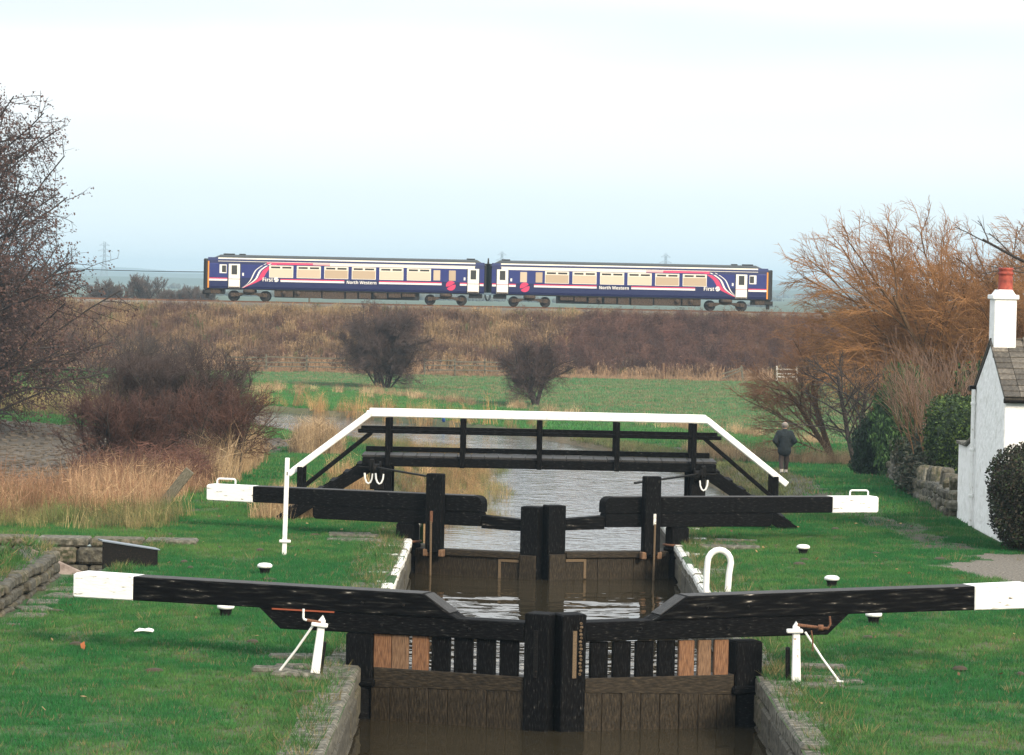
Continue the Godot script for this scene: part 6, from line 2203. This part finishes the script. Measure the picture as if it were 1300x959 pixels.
func build_walker() -> void:
	var x := 9.15
	var d := 109.0
	var t := thing("person", "person in a dark navy jacket and grey cap walking away along the towpath", "person", Vector3(x, ground_y(x, d), -d), 0.1)
	var skin := mat(lin(0.45, 0.27, 0.2), 0.6)
	var hipl := Vector3(-0.09, 0.92, 0)
	var hipr := Vector3(0.09, 0.92, 0)
	var kl := Vector3(-0.1, 0.5, -0.03)
	var al := Vector3(-0.11, 0.11, 0.16)
	var kr := Vector3(0.1, 0.5, -0.14)
	var ar := Vector3(0.1, 0.09, -0.2)
	var body := [[Vector3(0, 0.95, 0), Vector3(0, 1.35, 0), 0.13, 0.14], [Vector3(0, 1.38, 0), Vector3(0, 1.56, -0.01), 0.06, 0.055], [Vector3(0, 1.6, -0.02), Vector3(0, 1.68, -0.015), 0.078, 0.092],
		[Vector3(0, 1.56, -0.06), Vector3(0, 1.58, -0.08), 0.045, 0.035], [Vector3(0, 1.61, -0.105), Vector3(0, 1.595, -0.125), 0.014, 0.016], [Vector3(0.088, 1.61, 0.0), Vector3(0.096, 1.64, 0.01), 0.016, 0.018], [Vector3(-0.088, 1.61, 0.0), Vector3(-0.096, 1.64, 0.01), 0.016, 0.018],
		[hipl, kl, 0.08, 0.055], [kl, al, 0.055, 0.04], [hipr, kr, 0.08, 0.055], [kr, ar, 0.055, 0.04]]
	obj("body", nets(body, Vector3(-0.3, 0.02, -0.4), Vector3(0.3, 1.85, 0.35), 0.018, 0.012), skin, t)
	var jacket := [[Vector3(0, 0.86, 0), Vector3(0, 1.15, 0.0), 0.21, 0.2], [Vector3(-0.08, 1.3, 0.0), Vector3(0.08, 1.3, 0.0), 0.175, 0.175], [Vector3(-0.17, 1.4, 0), Vector3(0.17, 1.4, 0), 0.085, 0.085], [Vector3(-0.06, 0.8, 0), Vector3(0.06, 0.8, 0), 0.165, 0.165],
		[Vector3(-0.2, 1.4, 0), Vector3(-0.335, 1.14, 0.05), 0.09, 0.08], [Vector3(-0.335, 1.14, 0.05), Vector3(-0.19, 0.95, -0.1), 0.07, 0.055],
		[Vector3(0.2, 1.4, 0), Vector3(0.335, 1.14, 0.05), 0.09, 0.08], [Vector3(0.335, 1.14, 0.05), Vector3(0.19, 0.95, -0.1), 0.07, 0.055], [Vector3(0, 1.45, 0.01), Vector3(0, 1.5, 0.0), 0.075, 0.072]]
	var cloth := textured(tex(noise(97, 0.03, 4), [[0.0, lin(0.002, 0.005, 0.007)], [0.5, lin(0.005, 0.011, 0.015)], [1.0, lin(0.011, 0.02, 0.026)]], 256), 0.9, Vector3(1.2, 1.2, 1.2), bump(noise(98, 0.02, 4), 6.0, 256), 1.0, true)
	obj("jacket", nets(jacket, Vector3(-0.5, 0.56, -0.34), Vector3(0.5, 1.62, 0.34), 0.02, 0.02), cloth, t)
	var trousers := [[Vector3(-0.05, 0.9, 0), Vector3(0.05, 0.9, 0), 0.14, 0.14], [hipl, kl, 0.1, 0.082], [kl, al + Vector3(0, 0.12, -0.02), 0.082, 0.07], [hipr, kr, 0.1, 0.082], [kr, ar + Vector3(0, 0.12, 0), 0.082, 0.07]]
	obj("trousers", nets(trousers, Vector3(-0.3, 0.1, -0.4), Vector3(0.3, 1.1, 0.35), 0.02, 0.012), mat(lin(0.035, 0.025, 0.022), 0.9), t)
	for q in [[al, 0.55], [ar, 0.0]]:
		var s := Mb.new()
		var a: Vector3 = q[0]
		s.strand(PackedVector3Array([a + Vector3(0, 0.1, 0), a + Vector3(0, -0.02, 0)]), 0.06, 0.055, 10, true)
		obj("sock", s, mat(lin(0.5, 0.46, 0.42), 0.9), t)
		var sh: Array = [[a + Vector3(0, -0.035, 0.03), a + Vector3(0, -0.05 - 0.08 * q[1], -0.17), 0.05, 0.042]]
		obj("shoe", nets(sh, a + Vector3(-0.1, -0.22, -0.28), a + Vector3(0.1, 0.1, 0.14), 0.015, 0.01), mat(lin(0.02, 0.016, 0.014), 0.6), t)
	var cap := Mb.new()
	cap.lathe(Vector3(0, 1.665, -0.015), [[0.104, -0.015], [0.112, 0.0], [0.11, 0.03], [0.095, 0.065], [0.06, 0.088], [0.0, 0.096]], 18)
	cap.prism([Vector2(-0.08, 0.06), Vector2(0.08, 0.06), Vector2(0.07, 0.14), Vector2(0.0, 0.165), Vector2(-0.07, 0.14)], -0.008, 0.008, 0.003, Transform3D(Basis(Vector3.RIGHT, -PI / 2.0), Vector3(0, 1.655, -0.01)))
	obj("cap", cap, mat(lin(0.2, 0.18, 0.165), 0.9), t)
	var hair := Mb.new()
	hair.lathe(Vector3(0, 1.58, 0.0), [[0.075, 0.0], [0.094, 0.03], [0.1, 0.075]], 18)
	obj("hair", hair, mat(lin(0.12, 0.11, 0.1), 0.9), t)


# ---------------------------------------------------------------- the scene
func sky_image() -> ImageTexture:
	var w := 1024
	var h := 512
	var im := Image.create(w, h, false, Image.FORMAT_RGBF)
	var f := noise(99, 0.9, 5)
	for j in h:
		var el := 90.0 - (j + 0.5) * 180.0 / h
		var t := clampf(el / 5.2, 0.0, 1.0)
		var c := Color(0.53, 0.615, 0.645).lerp(Color(0.585, 0.635, 0.65), smoothstep(0.0, 0.45, t)).lerp(Color(0.625, 0.632, 0.636), smoothstep(0.3, 0.95, t))
		c = c.lerp(Color(1.0, 1.03, 1.06), smoothstep(4.0, 55.0, el))
		if el < 0.0:
			c = Color(0.30, 0.34, 0.31)
		for i in w:
			var a := TAU * i / w
			var e := deg_to_rad(el)
			var p := Vector3(cos(a) * cos(e) * 1.4, sin(e) * 22.0 if el < 12.0 else sin(e) * 4.0 + 3.7, sin(a) * cos(e) * 1.4)
			var n := f.get_noise_3dv(p * 1.6)
			var g := clampf(n * 3.0, -0.85, 0.9) * smoothstep(0.8, 3.2, el)
			var q := c.lerp(c * 1.1, clampf(g, 0.0, 0.9)) if g > 0 else c.lerp(Color(c.r * 0.84, c.g * 0.93, c.b * 0.97), -g)
			im.set_pixel(i, j, q * SKY)
	return ImageTexture.create_from_image(im)


const SKY := 1.0
const SHOW_TIMES := false


func _ready() -> void:
	rng.seed = 20240
	hill.seed = 5
	hill.frequency = 0.12
	hill.fractal_octaves = 3
	patchy.seed = 6
	patchy.frequency = 0.14
	patchy.fractal_octaves = 3
	# camera, sky, sun, exposure
	var cam := Camera3D.new()
	cam.name = "camera"
	cam.fov = 13.185
	cam.near = 0.5
	cam.far = 12000.0
	cam.position = Vector3(0, 4.57, 0)
	cam.rotation_degrees = Vector3(-1.636, 0, 1.2)
	add_child(cam, true)
	cam.current = true
	var env := Environment.new()
	env.background_mode = Environment.BG_SKY
	var sky := Sky.new()
	var sm := PanoramaSkyMaterial.new()
	sm.panorama = sky_image()
	sky.sky_material = sm
	env.sky = sky
	env.tonemap_mode = Environment.TONE_MAPPER_LINEAR
	env.tonemap_exposure = 1.7
	env.sdfgi_enabled = true
	env.ssao_enabled = true
	env.ssil_enabled = true
	env.fog_enabled = true
	env.fog_density = 0.00024
	env.fog_light_color = Color(0.80, 0.92, 1.0)
	var we := WorldEnvironment.new()
	we.name = "world_environment"
	we.environment = env
	add_child(we, true)
	var sun := DirectionalLight3D.new()
	sun.name = "sun"
	sun.light_energy = 0.85
	sun.light_color = Color(1.0, 0.93, 0.82)
	sun.light_angular_distance = 18.0
	sun.shadow_enabled = true
	add_child(sun, true)
	sun.look_at_from_position(Vector3(0.55, 0.5, 0.8) * 50.0, Vector3.ZERO)

	canal = PackedVector2Array([Vector2(WALL_L, 66), Vector2(-2.6, 78), Vector2(-2.6, 97), Vector2(-1.6, 112), Vector2(-1.4, 126), Vector2(-2.6, 138), Vector2(-5.2, 146), Vector2(-8.4, 151), Vector2(-12.4, 162), Vector2(-16, 171), Vector2(-26, 177), Vector2(-58, 180),
		Vector2(-58, 191), Vector2(-26, 189), Vector2(-14.7, 181), Vector2(-8.8, 175), Vector2(-4.4, 167), Vector2(0.3, 158.6), Vector2(4.2, 144.6), Vector2(6.8, 130), Vector2(7.7, 116), Vector2(7.3, 100), Vector2(5.4, 82), Vector2(WALL_R, 66)])
	materials()
	M.glass = mat(lin(0.03, 0.035, 0.04), 0.08)
	M.fence_pale = mat(lin(0.5, 0.47, 0.42), 0.8)
	M.pylon = mat(lin(0.16, 0.17, 0.18), 0.6)
	var t0 := Time.get_ticks_msec()
	for step in [build_ground, build_water, build_lock_walls, build_railway, build_cottage, build_bridge, build_gates, build_winches, build_train, build_lockside, build_fences, build_pylons, build_walker, build_trees, build_garden, build_lawn, build_reeds]:
		step.call()
		if SHOW_TIMES:
			print(step.get_method(), " ", Time.get_ticks_msec() - t0)


func build_gates() -> void:
	for s in [1.0, -1.0]:
		build_near_leaf(s)
		build_far_leaf(s)
